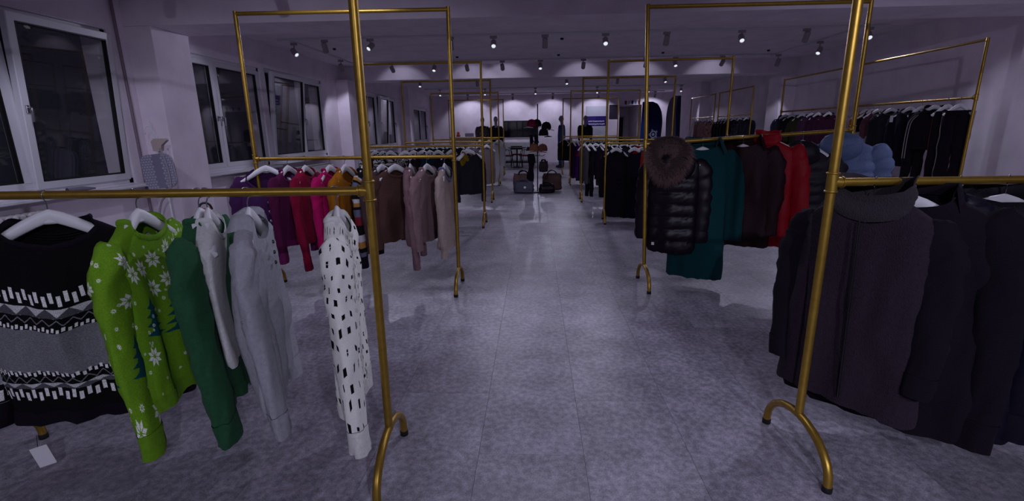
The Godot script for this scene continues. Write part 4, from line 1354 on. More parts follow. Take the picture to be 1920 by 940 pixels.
	for i in 5:
		garment("sweater", "dark sweater in the row behind the long black coats", "sweater", "R4", 0.62 + 0.19 * i, -35, far({"mat": [k_navy, k_black, k_char][i % 3], "len": 0.64}), "dark sweaters behind the long black coats")
	# ---- fifth and sixth racks on the right
	trousers("dark plum trousers at the aisle end of the violet trousers' rack", "R5", 0.05, -55, 0.86, cloth("dkplum", Color(0.17, 0.05, 0.20)), 0.11)
	trousers("violet trousers between plum and grey ones", "R5", 0.15, -55, 0.86, cloth("violet", Color(0.30, 0.08, 0.42)), 0.11)
	garment("top", "coral pink top above the violet trousers", "top", "R5", 0.20, -60, far({"mat": cloth("coral", Color(0.60, 0.14, 0.22)), "len": 0.35, "sl": 0.3, "shw": 0.15, "hemw": 0.15}))
	garment("dress", "long grey dress beside the violet trousers", "dress", "R5", 0.29, -50, far({"mat": M.midgrey, "len": 0.98, "sleeves": false, "shw": 0.15, "hemw": 0.18}))
	for i in 4:
		garment("top", "dark top on the violet trousers' rack past the grey dress", "top", "R5", 0.45 + 0.22 * i, -45, far({"mat": [k_black, k_navy][i % 2], "len": 0.7}), "dark tops past the long grey dress")
	garment("jacket", "short brown black jacket at the aisle post of the last rack", "jacket", "R6", 0.06, -50, far({"mat": cloth("brownblack", Color(0.11, 0.08, 0.09)), "len": 0.64, "sl": 0.55}))
	garment("jacket", "short charcoal jacket second on the last right rack", "jacket", "R6", 0.22, -50, far({"mat": k_char, "len": 0.64, "sl": 0.55}))
	# ---- racks along the right wall
	var red_stripe := cloth("stripe_red", Color(0.42, 0.22, 0.24))
	var white_stripe := cloth("stripe_white", Color(0.62, 0.58, 0.58))
	trousers("black tracksuit trousers with pale side stripes by the right column", "W1", 0.20, -68, 0.92, k_black, 0.15, white_stripe, false)
	trousers("black trousers with a dull red side stripe beside the track jacket", "W1", 0.38, -68, 0.92, k_black, 0.13, red_stripe, false)
	var tj := garment("track_jacket", "black track jacket with pale stripes down the sleeves", "jacket", "W1", 0.58, -72, {"mat": k_black, "len": 0.52, "shw": 0.215, "hemw": 0.22, "sl": 0.60, "collar": "stand", "ch": 0.04})
	sleeve_stripe(tj, {"len": 0.52, "shw": 0.215, "hemw": 0.22, "sl": 0.60}, white_stripe)
	trousers("wide black jogging trousers below the black track jacket", "W1", 0.80, -75, 0.86, k_black, 0.15, null, false)
	garment("sweater", "big navy black sweater with a white tag at the neck", "sweater", "W1", 1.0, -78, {"mat": k_navy, "len": 0.76, "shw": 0.23, "hemw": 0.24, "sl": 0.7})
	tag_card("white card tag at the neck of the navy black sweater", on_rail("W1", 1.16) + Vector3(-0.12, -0.17, 0), -78, Vector2(0.05, 0.09), M.white_plastic)
	garment("cardigan", "dark grey long-sleeved cardigan beside the navy black sweater", "cardigan", "W1", 1.36, -70, {"mat": k_char, "len": 0.72, "sl": 0.68})
	garment("top", "dusty pink top beside the dark grey cardigan", "top", "W1", 1.62, -65, far({"mat": cloth("dustypink", Color(0.38, 0.22, 0.26)), "len": 0.36, "sl": 0.3, "shw": 0.16, "hemw": 0.15}))
	garment("top", "short navy top between the dusty pink and mustard ones", "top", "W1", 1.76, -65, far({"mat": k_navy, "len": 0.26, "sl": 0.2, "shw": 0.15, "hemw": 0.14}))
	garment("top", "short mustard top at the end beside the navy top", "top", "W1", 1.92, -65, far({"mat": M.mustard, "len": 0.24, "sl": 0.2, "shw": 0.15, "hemw": 0.14}))
	garment("sweater", "wide plum sweater on the wall rack", "sweater", "W2", 0.45, -82, far({"mat": cloth("deepplum", Color(0.20, 0.04, 0.16)), "len": 0.56, "shw": 0.24, "hemw": 0.25}))
	garment("sweater", "second plum sweater overlapping the wide one", "sweater", "W2", 0.78, -80, far({"mat": M.deepplum, "len": 0.58, "shw": 0.22}))
	garment("sweater", "mauve sweater between plum and olive", "sweater", "W2", 1.0, -75, far({"mat": cloth("mauve", Color(0.25, 0.13, 0.25)), "len": 0.56}))
	garment("cardigan", "olive green cardigan with shoulders spread", "cardigan", "W2", 1.32, -72, far({"mat": cloth("olive", Color(0.17, 0.17, 0.09)), "len": 0.6, "shw": 0.24, "sl": 0.4, "out": 0.08}))
	garment("jacket", "black jacket between the olive cardigan and the blue grey shirt", "jacket", "W2", 1.70, -68, far({"mat": k_black, "len": 0.62}))
	garment("shirt", "blue grey shirt at the column end of the wall rack", "shirt", "W2", 1.98, -60, far({"mat": cloth("bluegrey", Color(0.20, 0.20, 0.28)), "len": 0.62, "collar": "polo"}))
	var dotted := printed("dotted", flower_image(Color(0.05, 0.05, 0.10), [Color(0.22, 0.22, 0.32)], 4))
	garment("blouse", "navy blouse with faint dots nearest the column", "blouse", "W3", 0.22, -75, far({"mat": k_navy, "len": 0.56, "shw": 0.23}))
	garment("blouse", "navy speckled blouse in the alcove beside the plain navy one", "blouse", "W3", 0.62, -78, far({"mat": dotted, "cmat": k_navy, "len": 0.56, "shw": 0.23}))
	for i in 5:
		garment("top", "black top in the alcove past the speckled blouse", "top", "W3", 1.0 + 0.22 * i, -60, far({"mat": k_black, "len": 0.55, "sl": 0.45}), "black tops in the alcove")
	var flow := printed("flower", flower_image(Color(0.60, 0.44, 0.42), [Color(0.34, 0.14, 0.18), Color(0.70, 0.58, 0.54)], 2))
	garment("blouse", "pink blouse with dark red flowers on the last wall rack", "blouse", "W4", 0.3, -72, far({"mat": flow, "cmat": M.rose, "len": 0.6}))
	garment("blouse", "plain pale pink blouse beside the flowered one", "blouse", "W4", 0.72, -72, far({"mat": cloth("palepink", Color(0.62, 0.48, 0.46)), "len": 0.62}))
	garment("blouse", "light salmon blouse past the plain pale pink one", "blouse", "W4", 1.1, -70, far({"mat": cloth("salmon", Color(0.56, 0.40, 0.38)), "len": 0.6}))
	garment("blouse", "off-white blouse at the far end of the last wall rack", "blouse", "W4", 1.5, -70, far({"mat": M.pale, "len": 0.6}))

func sleeve_stripe(t: Node3D, spec: Dictionary, m: Material) -> void:
	var g := defaults(spec)
	for sg in [-1.0, 1.0]:
		var path := sleeve_path(g, sg)
		var n := path.size()
		for off in [-0.016, 0.016]:
			var P := PackedVector3Array()
			for j in n - 2:
				var f := float(j) / (n - 1)
				var r: float = g.sr * lerpf(1.25, g.taper, pow(f, 0.8)) * 0.62 + 0.012
				for e in [-0.006, 0.006]:
					P.append(path[j] + Vector3(sg * 0.01 + off + e, g.y, r))
			var mb := MB.new()
			mb.grid(P, 2, n - 2, false)
			part(t, "sleeve_stripe", mb, m)

func fur_hood(t: Node3D) -> void:
	var base := cloth("fur_base", Color(0.20, 0.145, 0.145), 1.0, 0.4, 0.9, 10.0)
	var h := part(t, "hood", hood_mesh({"seed": 6.3, "hood": 1.28, "hoodz": 0.9}), M.nylon_black)
	h.position = Vector3(0.0, -0.115, 0)
	# fur trim: a thick roll round the hood opening, then strands on it
	var path := []
	for i in 29:
		var a := TAU * i / 28.0
		path.append(Vector3(-0.05 + cos(a) * 0.115 + 0.025 * sin(a * 2.0), -0.130 + sin(a) * 0.125, 0.130 + 0.03 * cos(a) - 0.05 * sin(a)))
	var roll := MB.new()
	var rad := []
	for i in 29: rad.append(0.058 + 0.014 * fn.get_noise_2d(cos(TAU * i / 28.0) * 2.0, sin(TAU * i / 28.0) * 2.0))
	roll.tube(path, rad, 12, false)
	var fur := part(t, "fur_trim", roll, base)
	var st := MB.new()
	var r := RandomNumberGenerator.new()
	r.seed = 12
	for k in 7500:
		var i := r.randi_range(0, 27)
		var p: Vector3 = (path[i] as Vector3).lerp(path[i + 1], r.randf())
		var d: Vector3 = (path[i + 1] - path[i]).normalized()
		var q := Vector3(r.randf_range(-1, 1), r.randf_range(-1, 1), r.randf_range(-1, 1)).normalized()
		q = (q - d * q.dot(d)).normalized()
		var root: Vector3 = p + q * 0.052
		var L := r.randf_range(0.02, 0.05)
		var tip := root + q * L + Vector3(r.randf_range(-0.4, 0.4), -0.75, r.randf_range(-0.3, 0.3)) * L + d * r.randf_range(-0.6, 0.6) * L
		var sd := d * 0.0022
		st.flat_tri(root - sd, root + sd, tip, p)
	var strands := part(fur, "fur_strands", st, cloth("fur", Color(0.36, 0.28, 0.28), 0.8, 0.5, 0.0))
	strands.set_meta("kind", "stuff")

# ------------------------------------------------------------------ other things in the room
func rounded(w: float, h: float, r: float, k := 5) -> PackedVector2Array:
	var out := PackedVector2Array()
	for c in [[w * 0.5 - r, h * 0.5 - r, 0.0], [-w * 0.5 + r, h * 0.5 - r, 0.5], [-w * 0.5 + r, -h * 0.5 + r, 1.0], [w * 0.5 - r, -h * 0.5 + r, 1.5]]:
		for i in k + 1:
			var a: float = (c[2] + 0.5 * i / k) * PI
			out.append(Vector2(c[0] + cos(a) * r, c[1] + sin(a) * r))
	return out

func extinguisher(at: Vector3, turn: float, label: String) -> void:
	var t := thing("fire_extinguisher", label, "fire extinguisher", at, turn)
	var red := mat(Color(0.62, 0.02, 0.04), 0.3)
	var m := MB.new()
	m.lathe([Vector2(0.0, 0.03), Vector2(0.078, 0.03), Vector2(0.082, 0.045), Vector2(0.082, 0.36), Vector2(0.075, 0.40), Vector2(0.05, 0.435), Vector2(0.028, 0.448), Vector2(0.026, 0.47)], 24)
	var b := part(t, "cylinder", m, red)
	m = MB.new()
	m.lathe([Vector2(0.0, 0.0), Vector2(0.084, 0.0), Vector2(0.086, 0.04), Vector2(0.082, 0.045)], 24)
	part(t, "foot_ring", m, M.black_plastic)
	m = MB.new()
	m.lathe([Vector2(0.084, 0.37), Vector2(0.084, 0.405), Vector2(0.06, 0.44), Vector2(0.036, 0.46), Vector2(0.036, 0.49), Vector2(0.0, 0.495)], 20)
	part(t, "valve_cover", m, M.black_plastic)
	m = MB.new()
	m.tube(spline([Vector3(0.05, 0.49, 0), Vector3(0.03, 0.55, 0), Vector3(-0.02, 0.575, 0), Vector3(-0.07, 0.55, 0), Vector3(-0.085, 0.48, 0), Vector3(-0.075, 0.42, 0)], 5), 0.013, 10)
	part(t, "handle", m, M.black_plastic)
	m = MB.new()
	m.tube(spline([Vector3(-0.05, 0.45, 0.02), Vector3(-0.1, 0.40, 0.03), Vector3(-0.105, 0.25, 0.03), Vector3(-0.098, 0.12, 0.02)], 6), 0.011, 8)
	part(t, "hose", m, M.black_plastic)
	part(t, "lever", bx(Vector3(0.0, 0.505, 0), Vector3(0.09, 0.014, 0.03), 0.004), mat(Color(0.8, 0.35, 0.1), 0.4))
	var lab := img_fill(Color(0.62, 0.05, 0.06), 128, 160)
	lab.fill_rect(Rect2i(8, 10, 112, 46), Color(0.30, 0.36, 0.6))
	for y in range(70, 150, 14):
		for x in range(10, 118, 9):
			if (x * 7 + y * 3) % 5 != 0: lab.fill_rect(Rect2i(x, y, 7, 6), Color(0.8, 0.72, 0.72))
	lab.fill_rect(Rect2i(12, 20, 100, 10), Color(0.78, 0.78, 0.82))
	m = MB.new()
	var P := PackedVector3Array()
	for j in 2:
		for i in 13:
			var a := lerpf(2.3, 0.5, i / 12.0)
			P.append(Vector3(cos(a) * 0.0832, 0.34 - j * 0.24, sin(a) * 0.0832))
	m.grid(P, 13, 2, false)
	part(b, "instruction_label", m, printed("ext_label_%d" % counts.fire_extinguisher, lab, 0.5), "red instruction label with pale print")

func steamer() -> void:
	var t := thing("garment_steamer", "white upright garment steamer with a padded lace-patterned board", "garment steamer", Vector3(-3.98, 0, -5.1), 12)
	var m := MB.new()
	m.lathe([Vector2(0, 0.015), Vector2(0.14, 0.015), Vector2(0.165, 0.03), Vector2(0.165, 0.06), Vector2(0.15, 0.10), Vector2(0.12, 0.155), Vector2(0.06, 0.185), Vector2(0, 0.19)], 28)
	part(t, "base", m, mat(Color(0.62, 0.55, 0.52), 0.4))
	m = MB.new()
	m.lathe([Vector2(0.0, 0.0), Vector2(0.17, 0.0), Vector2(0.172, 0.012), Vector2(0.165, 0.022)], 28)
	part(t, "base_ring", m, M.white_plastic)
	part(t, "pole", tb([Vector3(0, 0.17, -0.02), Vector3(-0.03, 1.36, -0.04)], 0.012, 10), M.white_plastic)
	var img := img_fill(Color(0.46, 0.45, 0.53), 256, 256)
	for y in range(8, 256, 20):
		for x in range(8, 256, 20):
			if x > 96 and x < 150: continue
			flake(img, x + (10 if (y / 20) % 2 == 0 else 0), y, 10, Color(0.68, 0.68, 0.74))
	m = MB.new()
	m.prism(rounded(0.30, 0.36, 0.075), 0.035)
	var pm := printed("board", img)
	pm.uv1_triplanar = true
	pm.uv1_scale = Vector3.ONE * 2.9
	pm.uv1_offset = Vector3(0.5, 0.5, 0.5)
	var board := part(t, "board", m, pm, "grey padded board with a pale lace pattern")
	board.position = Vector3(-0.035, 1.0, 0.02)
	board.rotation_degrees = Vector3(-4, 0, 5)
	m = MB.new()
	m.prism(rounded(0.302, 0.362, 0.076), 0.014)
	part(board, "rim", m, M.white_plastic)
	m = MB.new()
	m.prism(PackedVector2Array([Vector2(-0.04, -0.06), Vector2(0.035, -0.06), Vector2(0.045, 0.0), Vector2(0.10, 0.05), Vector2(0.09, 0.07), Vector2(-0.02, 0.07), Vector2(-0.05, 0.04)]), 0.06)
	var head := part(t, "steam_head", m, mat(Color(0.68, 0.62, 0.60), 0.4))
	head.position = Vector3(-0.01, 1.27, 0.0)
	m = MB.new()
	m.tube(spline([Vector3(-0.03, 1.30, -0.04), Vector3(-0.055, 1.42, -0.03), Vector3(-0.085, 1.47, -0.02), Vector3(-0.11, 1.44, 0.0), Vector3(-0.10, 1.39, 0.02)], 5), 0.006, 8)
	m.tube(spline([Vector3(-0.055, 1.42, -0.03), Vector3(-0.04, 1.48, -0.02), Vector3(-0.05, 1.52, 0.0)], 5), 0.005, 8)
	part(t, "top_hook", m, M.white_plastic)
	m = MB.new()
	m.tube(spline([Vector3(0.02, 1.24, 0.03), Vector3(0.07, 1.0, 0.05), Vector3(0.06, 0.80, 0.06), Vector3(-0.05, 0.68, 0.05), Vector3(-0.10, 0.48, 0.05), Vector3(-0.06, 0.32, 0.05), Vector3(0.04, 0.25, 0.06), Vector3(0.07, 0.18, 0.05)], 7), 0.011, 8)
	part(t, "hose", m, mat(Color(0.55, 0.53, 0.56), 0.5))

func soft_bag(called: String, label: String, at: Vector3, turn: float, w: float, h: float, d: float, m: Material, hm: Material, round_top := 0.5, patch: Material = null) -> void:
	var t := thing(called, label, "bag", at, turn)
	var P := PackedVector3Array()
	var sd := float(counts[called]) * 3.3 + w * 17.0
	for j in 17:
		var f := j / 16.0
		for i in 33:
			var a := TAU * i / 32.0
			var ca := signf(cos(a)) * pow(absf(cos(a)), 0.42)
			var sa := signf(sin(a)) * pow(absf(sin(a)), 0.5)
			var cap := 1.0
			if f < 0.12: cap = sin((f / 0.12) * PI * 0.5) * 0.35 + 0.65
			var top := pow(maxf(0.0, (f - 0.45) / 0.55), 2.0)
			if j == 0: cap = 0.0
			var x := ca * w * 0.5 * cap * (1.0 - top * 0.10)
			var z := sa * d * 0.5 * cap * (1.0 - top * lerpf(0.3, 0.97, round_top))
			if j == 16: z *= 0.1
			var k := 1.0 + 0.10 * fn.get_noise_3d(x * 8.0 + sd, f * 3.0, z * 8.0)
			P.append(Vector3(x * k, 0.004 + f * h + 0.02 * top * fn.get_noise_2d(x * 9.0, sd), z * k))
	var mb := MB.new()
	mb.grid(P, 33, 17, true)
	part(t, "body", mb, m)
	for s in [-1.0, 1.0]:
		mb = MB.new()
		mb.tube(spline([Vector3(-w * 0.24, h * 0.80, s * d * 0.22), Vector3(-w * 0.2, h * 1.08, s * d * 0.25), Vector3(0.02 * s, h * 1.18, s * d * 0.30), Vector3(w * 0.2, h * 1.06, s * d * 0.27), Vector3(w * 0.24, h * 0.80, s * d * 0.22)], 5), 0.011, 8)
		part(t, "handle", mb, hm)
	part(t, "zip", tb([Vector3(-w * 0.4, h * 1.0, 0), Vector3(w * 0.4, h * 1.0, 0)], 0.006, 6), M.black_plastic)
	if patch != null:
		mb = MB.new()
		mb.xf = Transform3D(Basis(Vector3(1, 0, 0), PI * 0.5), Vector3(0.04, h * 0.5, d * 0.5))
		mb.lathe([Vector2(0, 0.012), Vector2(0.028, 0.012), Vector2(0.03, -0.02)], 14)
		part(t, "badge", mb, patch)

func cap_thing(label: String, at: Vector3, turn: float, m: Material, m2: Material) -> void:
	var t := thing("cap", label, "cap", at, turn)
	var mb := MB.new()
	mb.lathe([Vector2(0.105, -0.05), Vector2(0.108, 0.0), Vector2(0.095, 0.055), Vector2(0.06, 0.095), Vector2(0.0, 0.108)], 18)
	part(t, "crown", mb, m)
	mb = MB.new()
	var P := PackedVector3Array()
	for j in 4:
		for i in 13:
			var a := lerpf(-1.1, 1.1, i / 12.0)
			var r := 0.103 + j * 0.03 * cos(a * 0.8)
			P.append(Vector3(sin(a) * r, -0.048 - 0.02 * absf(sin(a)) - j * 0.006, cos(a) * r))
	mb.grid(P, 13, 4, false)
	part(t, "brim", mb, m2)
	mb = MB.new()
	mb.lathe([Vector2(0, 0.116), Vector2(0.010, 0.112), Vector2(0.011, 0.106)], 8)
	part(t, "button", mb, m2)

func mannequin(label: String, at: Vector3, turn: float, jacket: Material, legs: Material, skin: Material, jlen: float, collar: Material) -> void:
	var t := thing("mannequin", label, "mannequin", at, turn)
	var sd := float(counts.mannequin) * 5.1
	var g := defaults({"mat": jacket, "len": jlen, "shw": 0.20, "hemw": 0.20, "th": 0.115, "nth": 0.085, "nw": 0.075, "neck": 0.09, "sl": 0.56, "sr": 0.07, "fold": 0.012, "seed": sd, "nu": 28, "nv": 18, "ns": 12, "sd": 0.07, "waist": 0.02})
	var top := 1.56
	part(t, "jacket", body_mesh(g), jacket).position = Vector3(0, top, 0)
	for s in [-1.0, 1.0]:
		var sl := part(t, "sleeve", sleeve_mesh(g, s, 0.0, 1.0), jacket)
		sl.position = Vector3(0, top, 0)
		var hd := MB.new()
		var e: Vector3 = sleeve_path(g, s)[-1]
		hd.tube(spline([e + Vector3(0, 0.03, 0), e + Vector3(0, -0.05, 0.01), e + Vector3(0, -0.13, 0.02), e + Vector3(0, -0.18, 0.03)], 3), [0.024, 0.026, 0.03, 0.034, 0.036, 0.034, 0.026, 0.02, 0.016, 0.01], 8)
		part(sl, "hand", hd, skin)
		var lg := MB.new()
		lg.tube(spline([Vector3(s * 0.095, 0.92, 0), Vector3(s * 0.10, 0.5, 0.01), Vector3(s * 0.105, 0.10, -0.01)], 5), [0.098, 0.096, 0.092, 0.088, 0.083, 0.078, 0.073, 0.07, 0.067, 0.064, 0.062], 12)
		part(t, "trouser_leg", lg, legs)
		var ft := MB.new()
		ft.tube(spline([Vector3(s * 0.105, 0.06, -0.05), Vector3(s * 0.11, 0.05, 0.06), Vector3(s * 0.115, 0.03, 0.17)], 4), [0.04, 0.046, 0.048, 0.048, 0.046, 0.042, 0.038, 0.032, 0.02], 10)
		part(t, "shoe", ft, M.black_plastic)
	var nk := MB.new()
	nk.tube(spline([Vector3(0, top - 0.08, -0.01), Vector3(0, top + 0.05, 0.0), Vector3(0, top + 0.12, 0.012)], 4), 0.052, 12)
	part(t, "neck", nk, skin)
	var hm := MB.new()
	var P := PackedVector3Array()
	for j in 15:
		var th := PI * j / 14.0
		for i in 21:
			var a := TAU * i / 20.0
			var w := 0.075 * sin(th) * (1.0 - 0.16 * smoothstep(-0.1, -1.0, cos(th)))
			var z := sin(a) * sin(th) * 0.095
			if sin(a) > 0.7 and absf(cos(th) + 0.12) < 0.16: z += 0.016
			P.append(Vector3(cos(a) * w, top + 0.20 + cos(th) * 0.118, z + 0.015))
	hm.grid(P, 21, 15, true)
	part(t, "head", hm, skin)
	part(t, "base_plate", bx(Vector3(0, 0.006, 0), Vector3(0.4, 0.012, 0.34), 0.003), M.chrome)

func chair(at: Vector3, turn: float, label: String) -> void:
	var t := thing("chair", label, "chair", at, turn, "black chairs at the meeting table")
	var seat := MB.new()
	seat.box(Vector3(0, 0.46, 0), Vector3(0.42, 0.045, 0.42), 0.018)
	part(t, "seat", seat, mat(Color(0.42, 0.08, 0.12), 0.8), "dull red seat pad")
	for sx in [-1.0, 1.0]:
		for sz in [-1.0, 1.0]:
			part(t, "leg", tb([Vector3(sx * 0.17, 0.44, sz * 0.15), Vector3(sx * 0.22, 0.0, sz * 0.22)], 0.012, 8), M.black_metal)
	for sx in [-1.0, 1.0]:
		part(t, "arm", tb(spline([Vector3(sx * 0.2, 0.45, 0.14), Vector3(sx * 0.23, 0.64, 0.12), Vector3(sx * 0.23, 0.68, 0.0), Vector3(sx * 0.21, 0.70, -0.18)], 4), 0.012, 8), M.black_metal)
	var P := PackedVector3Array()
	for j in 5:
		for i in 13:
			var a := lerpf(-1.25, 1.25, i / 12.0)
			P.append(Vector3(sin(a) * 0.24, 0.64 + j * 0.035, -cos(a) * 0.22 - 0.01 * j))
	var b := MB.new()
	b.grid(P, 13, 5, false)
	part(t, "backrest", b, M.black_plastic)

func beach_flag(label: String, at: Vector3, turn: float, img: Image, w: float, h: float) -> void:
	var t := thing("beach_flag", label, "flag", at, turn)
	# blade outline: straight foot, bowed leading edge, rounded tip
	var P := PackedVector3Array()
	for j in 29:
		var f := j / 28.0
		var y := 0.42 + f * (h - 0.42)
		var bow := 0.10 * f * f
		var left := -w * 0.5 + bow * 0.3
		var right := w * 0.5 * (0.80 + 0.20 * sin(f * PI * 0.6)) * sqrt(maxf(0.0, 1.0 - pow(maxf(0.0, (f - 0.55) / 0.45), 2.4)))
		right = maxf(right, left + 0.02 + 0.25 * w * (1.0 - f))
		for i in 15:
			var q := i / 14.0
			P.append(Vector3(lerpf(left, right, q), y, 0.035 * sin(q * 5.0 + f * 2.0)))
	var m := MB.new()
	m.grid(P, 15, 29, false, false, Vector2(0, 1), Vector2(1, 0))
	var Q := PackedVector3Array()
	for p in P: Q.append(p + Vector3(0, 0, -0.003))
	m.grid(Q, 15, 29, false, true, Vector2(0, 1), Vector2(1, 0))
	part(t, "sail", m, printed("flag_%d" % counts.beach_flag, img, 0.7))
	var pole := [Vector3(-w * 0.5, 0.04, 0.0)]
	var edge := [Vector3(-w * 0.5, 0.42, 0)]
	for j in range(0, 29, 2):
		pole.append(P[j * 15] + Vector3(-0.006, 0, 0))
	part(t, "pole", tb(pole, 0.009, 8), M.black_metal)
	for j in range(0, 29): edge.append(P[j * 15 + 14] + Vector3(0.004, 0, 0))
	edge.append(P[28 * 15])
	part(t, "hem", tb(edge, 0.008, 6), M.black_metal)
	var foot := MB.new()
	foot.lathe([Vector2(0, 0), Vector2(0.17, 0), Vector2(0.17, 0.02), Vector2(0.03, 0.04), Vector2(0.02, 0.12)], 18, Vector3(-w * 0.5, 0, 0))
	part(t, "foot", foot, M.black_metal)

func furnishings() -> void:
	extinguisher(Vector3(-3.96, 0, -5.66), 35, "red fire extinguisher standing at the first column")
	extinguisher(Vector3(-2.86, 0, -7.75), 20, "red fire extinguisher behind the mustard sweater")
	steamer()
	# rolled cloth on the first window sill
	var rm := MB.new()
	rm.tube([Vector3(0, 0, 0), Vector3(0.02, 0.004, -0.14), Vector3(0.03, -0.006, -0.26)], [0.024, 0.022, 0.010], 12, false)
	rm.tube([Vector3(0, 0, 0), Vector3(0.02, 0.004, -0.14), Vector3(0.03, -0.006, -0.26)], [0.020, 0.018, 0.008], 12, false)
	solo("rolled_cloth", rm, cloth("lilac_cloth", Color(0.55, 0.53, 0.60)), "rolled lilac grey cloth lying on the first window sill", "cloth", Vector3(-4.36, 0.882, -4.35), 0)
	# accessory stand with hats and bags
	var S := Vector3(0.07, 0, -11.1)
	var st := thing("accessory_stand", "thin dark stand in the aisle hung with caps and bags", "display stand", S)
	part(st, "pole", tb([Vector3(0, 0.02, 0), Vector3(0, 1.93, 0)], 0.012, 10), M.black_metal)
	part(st, "base", bx(Vector3(0, 0.012, 0), Vector3(0.42, 0.022, 0.42), 0.006), M.black_metal)
	for y in [1.5, 1.28, 1.0, 0.82]:
		var am := MB.new()
		for k in 4:
			var a := TAU * k / 4.0 + 0.3
			am.tube(spline([Vector3(0, y, 0), Vector3(cos(a) * 0.12, y - 0.01, sin(a) * 0.12), Vector3(cos(a) * 0.17, y + 0.03, sin(a) * 0.17)], 3), 0.006, 6)
		part(st, "arm", am, M.black_metal)
	cap_thing("black cap on the right of the accessory stand", S + Vector3(0.19, 1.44, 0.06), 40, cloth("black", Color.BLACK), M.black)
	cap_thing("second black cap tucked under the first on the stand", S + Vector3(0.13, 1.30, 0.08), 70, M.black, M.black)
	cap_thing("pink and white cap at the top of the stand", S + Vector3(-0.13, 1.50, 0.05), -50, cloth("pinkcap", Color(0.50, 0.12, 0.24)), M.offwhite)
	cap_thing("dark navy cap behind the pink one on the stand", S + Vector3(-0.02, 1.50, -0.10), 170, M.navy, M.navy)
	cap_thing("tan fluffy hat in the middle of the stand", S + Vector3(-0.08, 0.98, 0.10), 10, cloth("tan_hat", Color(0.46, 0.30, 0.22), 1.0, 0.5, 0.9), M.tan_hat)
	cap_thing("light brown fluffy hat right of the tan one", S + Vector3(0.11, 0.97, 0.09), -20, cloth("ltbrown_hat", Color(0.42, 0.26, 0.22), 1.0, 0.5, 0.9), M.ltbrown_hat)
	for k in 2:
		var gm := MB.new()
		var gx := -0.14 + k * 0.10
		gm.tube([Vector3(0, 0.0, 0), Vector3(0, -0.09, 0.01), Vector3(0, -0.16, 0.015)], [Vector2(0.035, 0.014), Vector2(0.04, 0.018), Vector2(0.042, 0.018)], 10)
		for f in 4:
			gm.tube([Vector3(-0.028 + f * 0.019, -0.15, 0.012), Vector3(-0.032 + f * 0.022, -0.235 - 0.012 * (1 if f in [1, 2] else 0), 0.02)], 0.0095, 7)
		gm.tube([Vector3(0.034, -0.10, 0.012), Vector3(0.062, -0.17, 0.02)], 0.010, 7)
		solo("glove", gm, M.black, "black glove hanging below the caps on the accessory stand", "glove", S + Vector3(gx, 1.27, 0.10), 20, "black gloves on the accessory stand")
	var sc := MB.new()
	var SP := PackedVector3Array()
	for j in 15:
		for i in 13:
			var a := TAU * i / 12.0
			var wv := 0.07 + 0.015 * sin(j * 0.7)
			SP.append(Vector3(cos(a) * wv + 0.015 * sin(j * 0.4), -j * 0.045, sin(a) * 0.03 + 0.012 * fn.get_noise_2d(cos(a) * 3.0, j * 0.3)))
	sc.grid(SP, 13, 15, true)
	solo("scarf", sc, M.black, "long black scarf hanging from the accessory stand above the grey duffel", "scarf", S + Vector3(-0.15, 0.86, 0.12))
	soft_bag("handbag", "dark brown fringed handbag hanging on the accessory stand", S + Vector3(0.13, 0.45, 0.12), 15, 0.20, 0.24, 0.09, cloth("dkbrown", Color(0.15, 0.10, 0.10), 0.6), M.black, 0.6)
	var tan := cloth("tan_leather", Color(0.42, 0.31, 0.29), 0.6, 0.1, 0.4)
	var brn := cloth("brown_leather", Color(0.27, 0.19, 0.18), 0.55, 0.1, 0.4)
	soft_bag("tote_bag", "tan leather tote standing behind the grey duffel", Vector3(-0.26, 0, -11.28), 8, 0.46, 0.40, 0.18, tan, M.black, 0.4)
	soft_bag("duffel_bag", "grey blue duffel bag with a white badge on the aisle floor", Vector3(-0.24, 0, -10.92), -8, 0.44, 0.27, 0.24, cloth("greyblue_canvas", Color(0.33, 0.33, 0.39)), M.greyblue_canvas, 0.75, M.white_plastic)
	soft_bag("tote_bag", "brown leather tote standing right of the accessory stand", Vector3(0.40, 0, -11.3), -6, 0.44, 0.40, 0.2, brn, brn, 0.3)
	soft_bag("duffel_bag", "small black duffel bag in front of the brown tote", Vector3(0.27, 0, -10.9), 10, 0.34, 0.2, 0.2, M.nylon_black, M.black, 0.8)
	# screen and cabinet on the back wall
	var tv := thing("wall_screen", "large dark screen hanging on the back wall", "screen", Vector3(-0.585, 1.43, ZB + 0.04))
	part(tv, "housing", bx(Vector3(0, 0, 0), Vector3(1.46, 0.70, 0.05), 0.01), M.black_plastic)
	part(tv, "display", bx(Vector3(0, 0.005, 0.028), Vector3(1.42, 0.65, 0.004)), mat(Color(0.02, 0.02, 0.045), 0.15))
	part(tv, "bracket", bx(Vector3(0, 0, -0.03), Vector3(0.4, 0.3, 0.015)), M.black_metal)
	var sb := thing("sideboard", "low white sideboard under the dark screen", "cabinet", Vector3(-0.6, 0, ZB + 0.25))
	part(sb, "carcass", bx(Vector3(0, 0.50, 0), Vector3(1.4, 0.80, 0.42), 0.008), M.white_plastic)
	for k in 3:
		var dr := part(sb, "door", bx(Vector3(-0.455 + k * 0.455, 0.51, 0.217), Vector3(0.44, 0.72, 0.016), 0.004), M.white_plastic)
		part(dr, "knob", tb([Vector3(-0.30 + k * 0.455, 0.6, 0.222), Vector3(-0.30 + k * 0.455, 0.6, 0.245)], 0.012, 8), M.chrome)
	for sx in [-0.62, 0.62]:
		for sz in [-0.16, 0.16]:
			part(sb, "leg", bx(Vector3(sx, 0.05, sz), Vector3(0.04, 0.1, 0.04), 0.004), M.black_metal)
	# meeting table and chairs
	var tb_ := thing("round_table", "small round black table between the red-seated chairs", "table", Vector3(-0.66, 0, -18.75))
	var tm := MB.new()
